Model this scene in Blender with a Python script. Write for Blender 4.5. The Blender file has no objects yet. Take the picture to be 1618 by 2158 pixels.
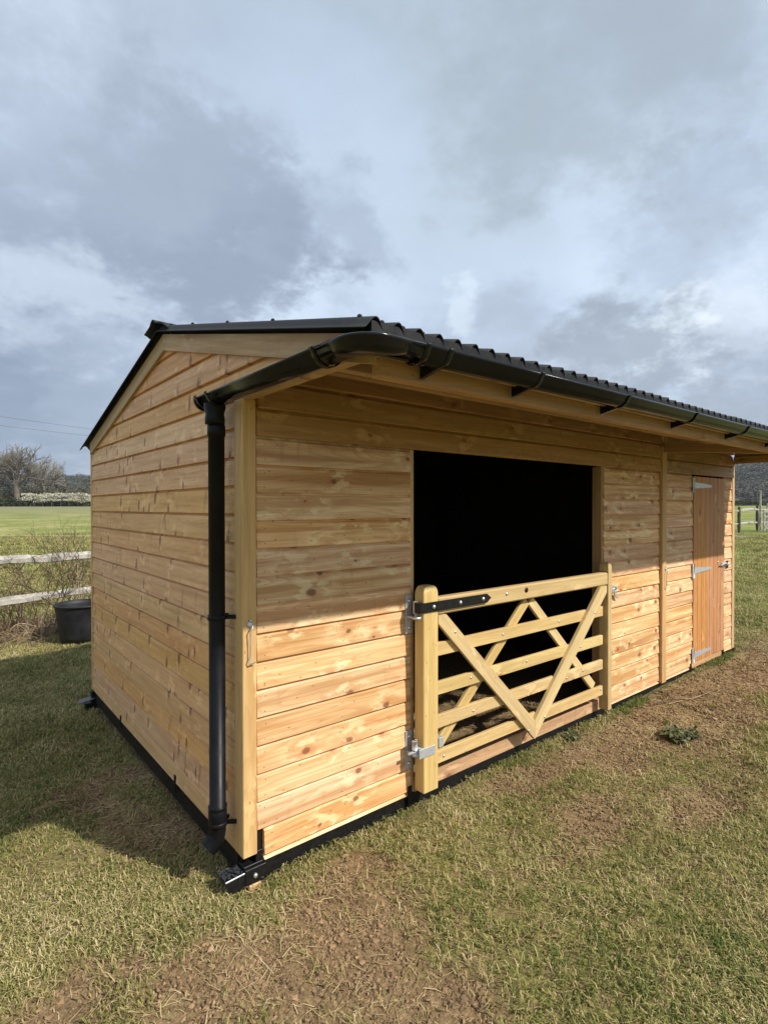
import bpy, math, random
import numpy as np
from mathutils import Vector, Matrix, noise as mnoise

random.seed(7)
RNG = np.random.default_rng(11)
SC = bpy.context.scene
COL = SC.collection
R = math.radians

# ------------------------------------------------------------------ camera
CAMX, CAMY, CAMZ = -0.9918, -2.1249, 1.5
YAW, PITCH, ROLL = 0.6886, 0.0088, -0.001
cam_data = bpy.data.cameras.new('camera')
cam = bpy.data.objects.new('camera', cam_data)
COL.objects.link(cam)
FW = Vector((math.sin(YAW) * math.cos(PITCH), math.cos(YAW) * math.cos(PITCH), -math.sin(PITCH)))
RT = Vector((math.cos(YAW), -math.sin(YAW), 0))
UP = RT.cross(FW)
rt2 = RT * math.cos(ROLL) + UP * math.sin(ROLL)
up2 = -RT * math.sin(ROLL) + UP * math.cos(ROLL)
M = Matrix((rt2, up2, -FW)).transposed().to_4x4()
M.translation = Vector((CAMX, CAMY, CAMZ))
cam.matrix_world = M
cam_data.sensor_fit = 'VERTICAL'
cam_data.sensor_height = 36
cam_data.lens = 1157.87 / 2158 * 36
cam_data.clip_start = 0.05
cam_data.clip_end = 6000
SC.camera = cam

# ------------------------------------------------------------------ light
SUNV = Vector((0.43, -1.0, 0.98)).normalized()      # towards the sun
SUN_EL = math.asin(SUNV.z)
SUN_AZ = math.atan2(SUNV.x, SUNV.y)
sun = bpy.data.lights.new('sun', 'SUN')
sun.energy = 4.7
sun.angle = R(0.9)
sun.color = (1.0, 0.95, 0.86)
so = bpy.data.objects.new('sun', sun)
COL.objects.link(so)
so.rotation_euler = (-SUNV).to_track_quat('-Z', 'Y').to_euler()
so.location = (4, -10, 12)

SC.view_settings.view_transform = 'Standard'
SC.view_settings.look = 'None'
SC.view_settings.gamma = 1
SC.view_settings.use_curve_mapping = False
SC.view_settings.exposure = 0.22


class NT:
    """small helper for node trees"""
    def __init__(self, tree):
        self.t = tree
        self.n = tree.nodes
        self.l = tree.links

    def node(self, typ, **kw):
        nd = self.n.new(typ)
        for k, v in kw.items():
            if k.startswith('i_'):
                key = k[2:]
                key = int(key) if key.isdigit() else key.replace('_', ' ')
                self.set(nd.inputs[key], v)
            else:
                setattr(nd, k, v)
        return nd

    def set(self, inp, v):
        if isinstance(v, bpy.types.NodeSocket):
            self.l.new(v, inp)
        elif isinstance(v, (tuple, list)) and inp.type == 'RGBA' and len(v) == 3:
            inp.default_value = (*v, 1)
        else:
            inp.default_value = v

    def math(self, op, a, b=0.0, c=0.0, clamp=False):
        nd = self.n.new('ShaderNodeMath')
        nd.operation = op
        nd.use_clamp = clamp
        for i, v in enumerate((a, b, c)):
            self.set(nd.inputs[i], v)
        return nd.outputs[0]

    def vmath(self, op, a, b=(0, 0, 0)):
        nd = self.n.new('ShaderNodeVectorMath')
        nd.operation = op
        self.set(nd.inputs[0], a)
        if op == 'SCALE':
            self.set(nd.inputs['Scale'], b)
        else:
            self.set(nd.inputs[1], b)
        return nd.outputs['Value'] if op in ('DOT_PRODUCT', 'LENGTH', 'DISTANCE') else nd.outputs[0]

    def noise(self, vec, scale=1.0, detail=2.0, rough=0.5, dist=0.0, color=False):
        nd = self.node('ShaderNodeTexNoise')
        if vec is not None:
            self.set(nd.inputs['Vector'], vec)
        nd.inputs['Scale'].default_value = scale
        nd.inputs['Detail'].default_value = detail
        nd.inputs['Roughness'].default_value = rough
        nd.inputs['Distortion'].default_value = dist
        return nd.outputs['Color'] if color else nd.outputs[0]

    def ramp(self, fac, stops, interp='LINEAR'):
        nd = self.node('ShaderNodeValToRGB')
        self.set(nd.inputs[0], fac)
        cr = nd.color_ramp
        cr.interpolation = interp
        while len(cr.elements) < len(stops):
            cr.elements.new(0.5)
        for e, (p, c) in zip(cr.elements, stops):
            e.position = p
            e.color = (c, c, c, 1) if isinstance(c, (int, float)) else (*c, 1)
        return nd.outputs[0]

    def mix(self, fac, a, b, mode='MIX'):
        nd = self.node('ShaderNodeMix', data_type='RGBA', blend_type=mode)
        self.set(nd.inputs[0], fac)
        self.set(nd.inputs[6], a)
        self.set(nd.inputs[7], b)
        return nd.outputs[2]

    def maprange(self, v, a, b, c=0.0, d=1.0, smooth=False):
        nd = self.node('ShaderNodeMapRange')
        if smooth:
            nd.interpolation_type = 'SMOOTHSTEP'
        self.set(nd.inputs[0], v)
        for i, x in enumerate((a, b, c, d)):
            nd.inputs[i + 1].default_value = x
        return nd.outputs[0]


# ------------------------------------------------------------------ sky
world = bpy.data.worlds.new('World')
SC.world = world
world.use_nodes = True
W = NT(world.node_tree)
W.n.clear()
sky = W.node('ShaderNodeTexSky')
sky.sky_type = 'NISHITA'
sky.sun_disc = False
sky.sun_elevation = SUN_EL
sky.sun_rotation = SUN_AZ
tc = W.node('ShaderNodeTexCoord')
D = tc.outputs['Generated']
sep = W.node('ShaderNodeSeparateXYZ', i_0=D)
dz = W.math('MAXIMUM', sep.outputs[2], 0.0)
den = W.math('ADD', dz, 0.38)
px = W.math('DIVIDE', sep.outputs[0], den)
py = W.math('DIVIDE', sep.outputs[1], den)
cv = W.node('ShaderNodeCombineXYZ', i_0=px, i_1=py, i_2=W.math('MULTIPLY', dz, 0.6))
P0 = cv.outputs[0]
big = W.noise(W.vmath('ADD', P0, (3.1, 7.7, 0.0)), 0.9, 3.0, 0.5, 0.3)
med = W.noise(W.vmath('ADD', P0, (13.2, 1.4, 2.0)), 1.9, 7.0, 0.56, 0.35)
fine = W.noise(W.vmath('ADD', P0, (5.2, 9.4, 1.0)), 5.5, 6.0, 0.55, 0.2)
# base layer: high thin overcast, blue grey to pale
s1 = W.math('ADD', W.math('MULTIPLY', big, 0.62), W.math('MULTIPLY', med, 0.38))
base = W.ramp(s1, [(0.38, (2.4, 2.8, 3.35)), (0.47, (3.2, 3.7, 4.4)), (0.54, (4.0, 4.6, 5.4)), (0.62, (5.1, 5.7, 6.4))])
# low ragged dark cumulus
s2 = W.math('ADD', W.math('MULTIPLY', med, 0.7), W.math('MULTIPLY', fine, 0.3))
dark = W.maprange(W.math('ADD', W.math('MULTIPLY', s2, -1.0), 1.0), 0.53, 0.62, 0.0, 1.0, True)


DW = W.vmath('ADD', D, W.vmath('SCALE', W.vmath('SUBTRACT', W.noise(P0, 2.3, 5.0, 0.6, color=True), (0.5, 0.5, 0.5)), 0.30))
DW = W.vmath('NORMALIZE', DW)


def lobe(dx, dy, dz_, a, b):
    v = Vector((dx, dy, dz_)).normalized()
    d = W.vmath('DOT_PRODUCT', DW, tuple(v))
    return W.maprange(d, math.cos(R(a)), math.cos(R(b)), 0.0, 1.0, True)


def cdir(x, y):
    v = FW + rt2 * ((x - 809) / 1157.87) - up2 * ((y - 1079) / 1157.87)
    return v.normalized()


def lobe_at(x, y, a, b):
    v = cdir(x, y)
    return lobe(v.x, v.y, v.z, a, b)


col = base
col = W.mix(W.math('MULTIPLY', dark, 0.30), col, (2.5, 2.9, 3.5))
# a broad ragged cloud bank at the left, thinner patches elsewhere
rag = W.maprange(W.math('ADD', W.math('MULTIPLY', med, 0.6), W.math('MULTIPLY', fine, 0.4)), 0.44, 0.56, 0.0, 1.0, True)
ragn = W.math('SUBTRACT', 1.0, rag)


def bank(x, y, a, b, c, amt, use=None):
    global col
    m = W.math('MULTIPLY', lobe_at(x, y, a, b), W.math('MULTIPLY', use if use is not None else rag, amt))
    col = W.mix(m, col, c)


soft = W.maprange(med, 0.30, 0.58, 0.0, 1.0, True)
nzA = W.math('SUBTRACT', W.math('ADD', W.math('MULTIPLY', W.noise(P0, 3.0, 9.0, 0.62, 0.15), 0.55), W.math('MULTIPLY', W.noise(P0, 8.0, 8.0, 0.65), 0.45)), 0.5)
nzB = W.math('SUBTRACT', W.noise(W.vmath('ADD', P0, (2.0, 8.0, 3.0)), 6.5, 7.0, 0.6, 0.1), 0.5)


def cloud(x, y, a, c, amt, k=3.0, nz=None, w=0.55, thr=0.62):
    """cloud with a torn edge: a soft disc of directions broken up by noise"""
    global col
    l_ = lobe_at(x, y, a, 0.5)
    m_ = W.math('ADD', l_, W.math('MULTIPLY', nz if nz is not None else nzA, k))
    m_ = W.maprange(m_, thr - w, thr + w, 0.0, 1.0, True)
    m_ = W.math('MULTIPLY', m_, W.maprange(l_, 0.0, 0.12))
    col = W.mix(W.math('MULTIPLY', m_, amt), col, c)


bank(900, 110, 24, 5, (2.7, 3.15, 3.45), 0.9, soft)
bank(640, 330, 12, 2, (3.7, 4.4, 5.7), 0.6, soft)
bank(760, 590, 18, 3, (4.7, 5.4, 6.3), 0.6, soft)
bank(1560, 250, 16, 3, (4.7, 5.3, 6.1), 0.8, soft)
bank(1200, 520, 14, 3, (4.3, 4.95, 5.8), 0.5, soft)
cloud(230, 520, 24, (2.75, 3.1, 3.8), 0.7, 3.6)
cloud(430, 480, 15, (2.1, 2.4, 3.0), 0.85, 5.0, w=.4)
cloud(120, 590, 12, (2.3, 2.6, 3.25), 0.7, 4.4)
cloud(1390, 470, 9, (2.9, 3.3, 3.9), 0.6, 4.6)
cloud(90, 705, 10, (4.7, 5.2, 5.8), 0.6, 4.5, nzB)
cloud(30, 900, 12, (1.8, 2.15, 2.8), 0.9, 2.6)
cloud(250, 850, 8, (2.6, 3.0, 3.6), 0.7, 3.6)
cloud(950, 625, 4.0, (5.6, 6.2, 6.7), 0.5, 5.0, nzB, w=.4, thr=.75)
cloud(700, 480, 7, (2.6, 2.95, 3.6), 0.6, 4.6, nzB)
cloud(1250, 90, 18, (2.7, 3.05, 3.3), 0.7, 4.4, w=.45)
cloud(300, 130, 18, (3.2, 3.6, 4.2), 0.5, 4.2)
cloud(1480, 700, 6, (2.9, 3.2, 3.7), 0.7, 4.6, nzB)
cloud(1400, 695, 7.0, (6.6, 7.1, 7.5), 0.85, 4.6, nzB, w=.35, thr=.62)
cloud(1600, 640, 8, (5.5, 5.9, 6.3), 0.7, 4.4, nzB)
cloud(1080, 705, 8, (2.9, 3.2, 3.75), 0.65, 4.2)
cloud(1330, 790, 13, (2.3, 2.6, 3.0), 0.85, 3.8, w=.4)
cloud(1560, 820, 10, (2.6, 2.9, 3.45), 0.8, 3.4)
cloud(1240, 740, 5, (2.9, 3.2, 3.7), 0.6, 4.6, nzB)
col = W.mix(1.0, col, (0.955, 0.99, 1.03), 'MULTIPLY')
skyc = W.mix(0.93, sky.outputs[0], col)
below = W.maprange(sep.outputs[2], -0.02, 0.0)
skyc = W.mix(below, (1.0, 1.0, 0.7), skyc)
bg = W.node('ShaderNodeBackground')
W.l.new(skyc, bg.inputs[0])
bg.inputs[1].default_value = 0.140
wo = W.node('ShaderNodeOutputWorld')
W.l.new(bg.outputs[0], wo.inputs[0])


# ------------------------------------------------------------------ helpers
def tag(o, label=None, cat=None, group=None, kind=None):
    if label:
        o['label'] = label
    if cat:
        o['category'] = cat
    if group:
        o['group'] = group
    if kind:
        o['kind'] = kind
    return o


def empty(name, loc=(0, 0, 0), label=None, cat=None, group=None):
    o = bpy.data.objects.new(name, None)
    o.location = loc
    o.empty_display_size = 0.2
    COL.objects.link(o)
    return tag(o, label, cat, group)


def root_offset(p):
    v = Vector((0, 0, 0))
    while p is not None:
        v += Vector(p.get('_off', (0, 0, 0))) if '_off' in p else Vector(p.location) if p.type == 'EMPTY' else Vector((0, 0, 0))
        p = p.parent
    return v


def adopt(o, parent, world):
    """parent o and keep its world matrix (parents carry no scale)"""
    if parent is not None:
        o.parent = parent
        o.matrix_parent_inverse = WM[parent.name].inverted()
    o.matrix_basis = world
    WM[o.name] = world
    return o


WM = {}


def mkempty(name, loc, label, cat, group=None):
    o = empty(name, loc, label, cat, group)
    WM[o.name] = Matrix.Translation(loc)
    return o


def mesh_obj(name, verts, faces, mat=None, parent=None, world=None, smooth=False, me=None):
    if me is None:
        me = bpy.data.meshes.new(name)
        me.from_pydata([tuple(v) for v in verts], [], faces)
        me.validate()
        if mat:
            me.materials.append(mat)
        if smooth:
            me.polygons.foreach_set('use_smooth', [True] * len(me.polygons))
    o = bpy.data.objects.new(name, me)
    COL.objects.link(o)
    adopt(o, parent, world if world is not None else Matrix.Identity(4))
    return o


def np_mesh(name, verts, faces, mats, matidx=None, smooth=False):
    """verts (n,3) float, faces (m,k) int of constant k"""
    me = bpy.data.meshes.new(name)
    n, (m, k) = len(verts), faces.shape
    me.vertices.add(n)
    me.vertices.foreach_set('co', np.asarray(verts, dtype=np.float32).ravel())
    me.loops.add(m * k)
    me.polygons.add(m)
    me.loops.foreach_set('vertex_index', faces.astype(np.int32).ravel())
    me.polygons.foreach_set('loop_start', np.arange(m, dtype=np.int32) * k)
    for mt in mats:
        me.materials.append(mt)
    if matidx is not None:
        me.polygons.foreach_set('material_index', matidx.astype(np.int32))
    if smooth:
        me.polygons.foreach_set('use_smooth', np.ones(m, dtype=bool))
    me.update(calc_edges=True)
    return me


def frame(p0, p1, normal):
    """matrix: local X along p0->p1, local -Y along the outward normal, Z across; origin at the middle"""
    p0, p1 = Vector(p0), Vector(p1)
    x = (p1 - p0).normalized()
    y = -Vector(normal)
    y = (y - x * y.dot(x)).normalized()
    z = x.cross(y)
    m = Matrix((x, y, z)).transposed().to_4x4()
    m.translation = (p0 + p1) / 2
    return m


def bevel_box(L, T, H, b=0.003):
    """box centred on the origin with chamfered edges; returns verts, faces"""
    vs, fs = [], []
    hx, hy, hz = L / 2, T / 2, H / 2
    b = min(b, hx * .5, hy * .5, hz * .5)
    idx = {}
    for sx in (-1, 1):
        for sy in (-1, 1):
            for sz in (-1, 1):
                for ax in range(3):
                    v = [sx * (hx - b), sy * (hy - b), sz * (hz - b)]
                    v[ax] = (sx * hx, sy * hy, sz * hz)[ax]
                    idx[(sx, sy, sz, ax)] = len(vs)
                    vs.append(v)
    def q(*k):
        fs.append([idx[i] for i in k])
    for s in (-1, 1):
        q(*[(s, a, c, 0) for a, c in ((-1, -1), (1, -1), (1, 1), (-1, 1))][::s])
        q(*[(a, s, c, 1) for a, c in ((-1, -1), (-1, 1), (1, 1), (1, -1))][::s])
        q(*[(a, c, s, 2) for a, c in ((-1, -1), (1, -1), (1, 1), (-1, 1))][::s])
    for sa in (-1, 1):
        for sb in (-1, 1):
            k = sa * sb
            q(*[(sa, sb, -1, 0), (sa, sb, 1, 0), (sa, sb, 1, 1), (sa, sb, -1, 1)][::-k])
            q(*[(sa, -1, sb, 0), (sa, 1, sb, 0), (sa, 1, sb, 2), (sa, -1, sb, 2)][::k])
            q(*[(-1, sa, sb, 1), (1, sa, sb, 1), (1, sa, sb, 2), (-1, sa, sb, 2)][::-k])
    for sx in (-1, 1):
        for sy in (-1, 1):
            for sz in (-1, 1):
                q(*[(sx, sy, sz, 0), (sx, sy, sz, 1), (sx, sy, sz, 2)][::sx * sy * sz])
    return vs, fs


_bc = {}


def bar(name, p0, p1, width, thick, normal, mat, parent, b=0.003, label=None):
    """timber or flat bar between two points; the outer face looks along normal, thickness centred"""
    L = (Vector(p1) - Vector(p0)).length
    key = (round(L, 4), round(width, 4), round(thick, 4), b, mat.name)
    me = _bc.get(key)
    if me is None:
        v, f = bevel_box(L, thick, width, b)
        me = bpy.data.meshes.new(name)
        me.from_pydata(v, [], f)
        me.materials.append(mat)
        _bc[key] = me
    o = mesh_obj(name, None, None, mat, parent, frame(p0, p1, normal), me=me)
    if label:
        o['label'] = label
    return o


def tube_arrays(paths, sides=6):
    """paths: list of (points, radii) -> verts, quads"""
    V, F = [], []
    off = 0
    for pts, rad in paths:
        pts = np.asarray(pts, float)
        n = len(pts)
        t = np.gradient(pts, axis=0)
        t /= np.linalg.norm(t, axis=1)[:, None] + 1e-9
        ref = np.array([0, 0, 1.0]) if abs(t[0, 2]) < 0.9 else np.array([1.0, 0, 0])
        a = np.cross(t, ref)
        a /= np.linalg.norm(a, axis=1)[:, None] + 1e-9
        b = np.cross(t, a)
        ang = np.linspace(0, 2 * np.pi, sides, endpoint=False)
        r = np.broadcast_to(np.asarray(rad, float), (n,))
        ring = pts[:, None] + r[:, None, None] * (np.cos(ang)[None, :, None] * a[:, None] + np.sin(ang)[None, :, None] * b[:, None])
        V.append(ring.reshape(-1, 3))
        i = np.arange(n - 1)[:, None] * sides + off
        j = np.arange(sides)[None]
        j2 = (j + 1) % sides
        F.append(np.stack([i + j, i + j2, i + sides + j2, i + sides + j], -1).reshape(-1, 4))
        off += n * sides
    return np.concatenate(V), np.concatenate(F)


def tubes(name, paths, mat, parent=None, sides=6, smooth=True, caps=True):
    v, f = tube_arrays(paths, sides)
    if caps:
        ncap = []
        off = 0
        faces = f.tolist()
        for pts, rad in paths:
            n = len(pts)
            faces.append(list(range(off, off + sides)))
            faces.append(list(range(off + (n - 1) * sides, off + n * sides))[::-1])
            off += n * sides
        me = bpy.data.meshes.new(name)
        me.from_pydata(v.tolist(), [], faces)
        me.materials.append(mat)
        if smooth:
            me.polygons.foreach_set('use_smooth', [len(p.vertices) == 4 for p in me.polygons])
    else:
        me = np_mesh(name, v, f, [mat], smooth=smooth)
    return mesh_obj(name, None, None, parent=parent, me=me)


def lathe(name, prof, mat, parent, world, seg=24, smooth=True):
    """profile (r,z) turned about local Z"""
    vs, fs = [], []
    for r, z in prof:
        for k in range(seg):
            a = 2 * math.pi * k / seg
            vs.append((r * math.cos(a), r * math.sin(a), z))
    for i in range(len(prof) - 1):
        for k in range(seg):
            k2 = (k + 1) % seg
            fs.append([i * seg + k, i * seg + k2, (i + 1) * seg + k2, (i + 1) * seg + k])
    return mesh_obj(name, vs, fs, mat, parent, world, smooth)


def prism(name, outline, thick, mat, parent, world):
    """outline in local XZ, extruded along local Y from 0 to thick"""
    n = len(outline)
    vs = [(x, 0, z) for x, z in outline] + [(x, thick, z) for x, z in outline]
    fs = [list(range(n)), list(range(2 * n - 1, n - 1, -1))]
    for i in range(n):
        j = (i + 1) % n
        fs.append([j, i, n + i, n + j])
    return mesh_obj(name, vs, fs, mat, parent, world)


def bolt(name, p, normal, r, mat, parent, h=None):
    n = Vector(normal).normalized()
    m = n.to_track_quat('Z', 'Y').to_matrix().to_4x4()
    m.translation = Vector(p)
    h = h or r * .55
    return lathe(name, [(r, -.002), (r, h * .25), (r * .8, h * .7), (r * .4, h * .95), (0.0005, h)], mat, parent, m, 12)


# ------------------------------------------------------------------ materials
def new_mat(name):
    m = bpy.data.materials.new(name)
    m.use_nodes = True
    t = NT(m.node_tree)
    t.n.clear()
    out = t.node('ShaderNodeOutputMaterial')
    b = t.node('ShaderNodeBsdfPrincipled')
    t.l.new(b.outputs[0], out.inputs[0])
    return m, t, b


def bump(t, b, h, strength=0.3, dist=0.002):
    nd = t.node('ShaderNodeBump')
    nd.inputs['Strength'].default_value = strength
    nd.inputs['Distance'].default_value = dist
    t.l.new(h, nd.inputs['Height'])
    t.l.new(nd.outputs[0], b.inputs['Normal'])


def wood(name, light, mid, dark, knot=(0.22, 0.10, 0.035), knots=0.5, ring=1.0, rough=0.55, stain=0.0, kx=4.1, kz=6.2, band=0.5, ks=1.25, var=.16):
    m, t, b = new_mat(name)
    tc = t.node('ShaderNodeTexCoord')
    oi = t.node('ShaderNodeObjectInfo')
    rnd = oi.outputs['Random']
    off = t.node('ShaderNodeCombineXYZ', i_0=t.math('MULTIPLY', rnd, 61.7), i_1=0.0, i_2=t.math('MULTIPLY', rnd, 23.3))
    P = t.vmath('ADD', tc.outputs['Object'], off.outputs[0])
    # knots
    sp_ = t.node('ShaderNodeSeparateXYZ', i_0=P)
    kv = t.node('ShaderNodeCombineXYZ', i_0=t.math('MULTIPLY', sp_.outputs[0], kx), i_1=t.math('MULTIPLY', sp_.outputs[2], kz)).outputs[0]
    vo = t.node('ShaderNodeTexVoronoi', feature='F1', voronoi_dimensions='2D')
    t.l.new(kv, vo.inputs['Vector'])
    vo.inputs['Scale'].default_value = 1
    kd = vo.outputs['Distance']
    kc = t.node('ShaderNodeSeparateColor', i_0=vo.outputs['Color'])
    has = t.math('LESS_THAN', kc.outputs[0], knots)
    size = t.math('ADD', 0.035 * ks, t.math('MULTIPLY', kc.outputs[1], 0.085 * ks))
    kdn = t.math('ADD', kd, t.math('MULTIPLY', t.math('SUBTRACT', t.noise(P, 60, 2), 0.5), 0.05))
    kn = t.math('SUBTRACT', 1.0, t.math('DIVIDE', kdn, size), clamp=True)
    core = t.math('MULTIPLY', has, t.maprange(kn, 0.0, 0.55, 0, 1, True))
    fall = t.math('MULTIPLY', has, t.maprange(t.math('ADD', kd, t.math('MULTIPLY', t.math('SUBTRACT', t.noise(P, 14, 2), 0.5), 0.22)), 0.0, 0.40, 1, 0, True))
    # rings: contour lines of a stretched noise, pushed round the knots
    n1 = t.noise(t.vmath('MULTIPLY', P, (0.55, 3.0, 6.5)), 1.0, 2.0, 0.45)
    wob = t.noise(t.vmath('MULTIPLY', P, (3.0, 14, 14)), 1.0, 2.0)
    g = t.math('ADD', n1, t.math('MULTIPLY', t.math('POWER', fall, 1.6), 0.20))
    g = t.math('ADD', g, t.math('MULTIPLY', wob, 0.035))
    saw = t.math('FRACT', t.math('MULTIPLY', g, 30.0))
    rings = t.math('MULTIPLY', t.math('POWER', saw, 2.2), t.maprange(saw, 0.9, 1.0, 1, 0))
    fib = t.noise(t.vmath('MULTIPLY', P, (5, 190, 230)), 1.0, 3.0, 0.6)
    fib2 = t.noise(t.vmath('MULTIPLY', P, (2.2, 30, 45)), 1.0, 3.0, 0.55)
    big = t.noise(t.vmath('MULTIPLY', P, (1.3, 2, 7)), 1.0, 3.0, 0.5)
    c = t.mix(t.maprange(big, 0.33, 0.68), mid, light)
    # long soft heartwood bands
    bd = t.noise(t.vmath('MULTIPLY', P, (0.8, 5, 24)), 1.0, 3.0, 0.55)
    c = t.mix(t.math('MULTIPLY', t.maprange(bd, 0.48, 0.62, 0, 1, True), band), c, tuple(.45 * a_ + .55 * b_ for a_, b_ in zip(mid, dark)))
    c = t.mix(t.math('MULTIPLY', t.maprange(bd, 0.48, 0.38, 0, 1, True), band * .8), c, tuple(min(.95, x * 1.08 + .02) for x in light))
    c = t.mix(t.math('MULTIPLY', t.maprange(fib2, 0.42, 0.7), 0.34), c, dark)
    c = t.mix(t.math('MULTIPLY', rings, 0.46 * ring), c, dark)
    c = t.mix(t.math('MULTIPLY', t.maprange(fib, 0.4, 0.75), 0.22), c, dark)
    # sheen beside knots, painted into the colour as paler and darker flecks
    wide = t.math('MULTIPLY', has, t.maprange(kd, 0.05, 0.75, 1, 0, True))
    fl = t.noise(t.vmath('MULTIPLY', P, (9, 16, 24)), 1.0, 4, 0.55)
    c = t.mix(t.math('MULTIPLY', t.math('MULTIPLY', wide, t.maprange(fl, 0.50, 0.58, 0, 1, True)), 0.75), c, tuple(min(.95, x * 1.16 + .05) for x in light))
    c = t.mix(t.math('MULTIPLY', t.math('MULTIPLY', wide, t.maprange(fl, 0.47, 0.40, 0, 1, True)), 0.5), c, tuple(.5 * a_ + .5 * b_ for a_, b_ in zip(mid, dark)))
    c = t.mix(t.math('MULTIPLY', t.math('MULTIPLY', fall, fall), 0.45), c, (dark[0] * 1.15, dark[1] * .85, dark[2] * .7))
    c = t.mix(t.math('MULTIPLY', core, 0.82), c, knot)
    # short dark cross marks and pin specks
    vs = t.node('ShaderNodeTexVoronoi', feature='F1', voronoi_dimensions='2D')
    t.l.new(t.node('ShaderNodeCombineXYZ', i_0=t.math('MULTIPLY', sp_.outputs[0], 11), i_1=t.math('MULTIPLY', sp_.outputs[2], 17)).outputs[0], vs.inputs['Vector'])
    vs.inputs['Scale'].default_value = 1
    vc = t.node('ShaderNodeSeparateColor', i_0=vs.outputs['Color'])
    sp = t.math('MULTIPLY', t.math('LESS_THAN', vc.outputs[0], 0.25), t.maprange(vs.outputs['Distance'], 0.03, 0.085, 1, 0, True))
    c = t.mix(t.math('MULTIPLY', sp, 0.6), c, knot)
    if stain > 0:
        vstr = t.maprange(t.noise(t.vmath('MULTIPLY', P, (22, 8, 3.0)), 1.0, 3.0, 0.6), 0.56, 0.72, 0, 1, True)
        sel = t.maprange(t.noise(P, 1.7, 2), 0.48, 0.62, 0, 1, True)
        c = t.mix(t.math('MULTIPLY', t.math('MULTIPLY', vstr, sel), stain), c, (dark[0] * .6, dark[1] * .55, dark[2] * .5))
    hs = t.node('ShaderNodeHueSaturation')
    wn = t.node('ShaderNodeTexWhiteNoise', noise_dimensions='1D')
    t.l.new(t.math('MULTIPLY', rnd, 917.0), wn.inputs['W'])
    t.l.new(t.math('ADD', 0.491, t.math('MULTIPLY', rnd, 0.010)), hs.inputs['Hue'])
    t.l.new(t.math('ADD', 1.0 - var * .6, t.math('MULTIPLY', wn.outputs[0], var)), hs.inputs['Value'])
    t.l.new(t.math('ADD', 0.86, t.math('MULTIPLY', t.math('FRACT', t.math('MULTIPLY', rnd, 13.7)), 0.14)), hs.inputs['Saturation'])
    t.l.new(c, hs.inputs['Color'])
    t.l.new(hs.outputs[0], b.inputs['Base Color'])
    t.l.new(t.maprange(fib2, 0.3, 0.7, rough - .08, rough + .12), b.inputs['Roughness'])
    b.inputs['Specular IOR Level'].default_value = 0.38
    h = t.math('ADD', t.math('MULTIPLY', rings, -0.3), t.math('MULTIPLY', fib, -0.55))
    h = t.math('ADD', h, t.math('MULTIPLY', core, 0.4))
    h = t.math('ADD', h, t.math('MULTIPLY', fib2, 1.0))
    bump(t, b, h, 0.45, 0.0016)
    return m


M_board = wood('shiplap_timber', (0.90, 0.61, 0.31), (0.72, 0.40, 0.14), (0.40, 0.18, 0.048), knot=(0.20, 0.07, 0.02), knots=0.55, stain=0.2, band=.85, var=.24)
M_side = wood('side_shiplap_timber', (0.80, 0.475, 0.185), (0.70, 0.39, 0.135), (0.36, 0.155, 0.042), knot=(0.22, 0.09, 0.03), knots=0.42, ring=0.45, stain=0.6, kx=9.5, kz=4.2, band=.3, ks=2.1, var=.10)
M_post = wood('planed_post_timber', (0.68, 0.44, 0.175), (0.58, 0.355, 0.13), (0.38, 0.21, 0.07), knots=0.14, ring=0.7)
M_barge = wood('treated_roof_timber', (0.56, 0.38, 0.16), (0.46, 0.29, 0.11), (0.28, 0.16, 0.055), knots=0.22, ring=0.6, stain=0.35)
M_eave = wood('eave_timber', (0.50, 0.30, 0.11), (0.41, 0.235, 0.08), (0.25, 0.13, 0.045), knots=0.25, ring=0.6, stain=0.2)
M_head = wood('shaded_header_timber', (0.54, 0.31, 0.12), (0.45, 0.24, 0.085), (0.28, 0.13, 0.04), knots=0.4, stain=.35)  # same wood as the boards, darkened: eave shade put into the colour
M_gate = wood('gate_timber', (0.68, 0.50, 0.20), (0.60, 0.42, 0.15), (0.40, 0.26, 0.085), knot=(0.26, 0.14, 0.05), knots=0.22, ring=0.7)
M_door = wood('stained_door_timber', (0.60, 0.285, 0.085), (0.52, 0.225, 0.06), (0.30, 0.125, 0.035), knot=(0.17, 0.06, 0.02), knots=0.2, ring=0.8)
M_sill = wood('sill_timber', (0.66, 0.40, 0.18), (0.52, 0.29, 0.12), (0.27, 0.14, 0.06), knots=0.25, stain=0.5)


def simple(name, col, rough=0.5, metal=0.0, spec=0.5, nscale=30, namt=0.25, bumps=0.0, col2=None, detail=4):
    m, t, b = new_mat(name)
    tc = t.node('ShaderNodeTexCoord')
    n = t.noise(tc.outputs['Object'], nscale, detail, 0.6)
    c2 = col2 or tuple(x * (1 - namt) for x in col)
    c = t.mix(t.maprange(n, 0.35, 0.65), col, c2)
    t.l.new(c, b.inputs['Base Color'])
    t.l.new(t.maprange(n, 0.3, 0.7, max(0.02, rough - .08), min(1, rough + .1)), b.inputs['Roughness'])
    b.inputs['Metallic'].default_value = metal
    b.inputs['Specular IOR Level'].default_value = spec
    if bumps:
        bump(t, b, n, bumps, 0.002)
    return m


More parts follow.
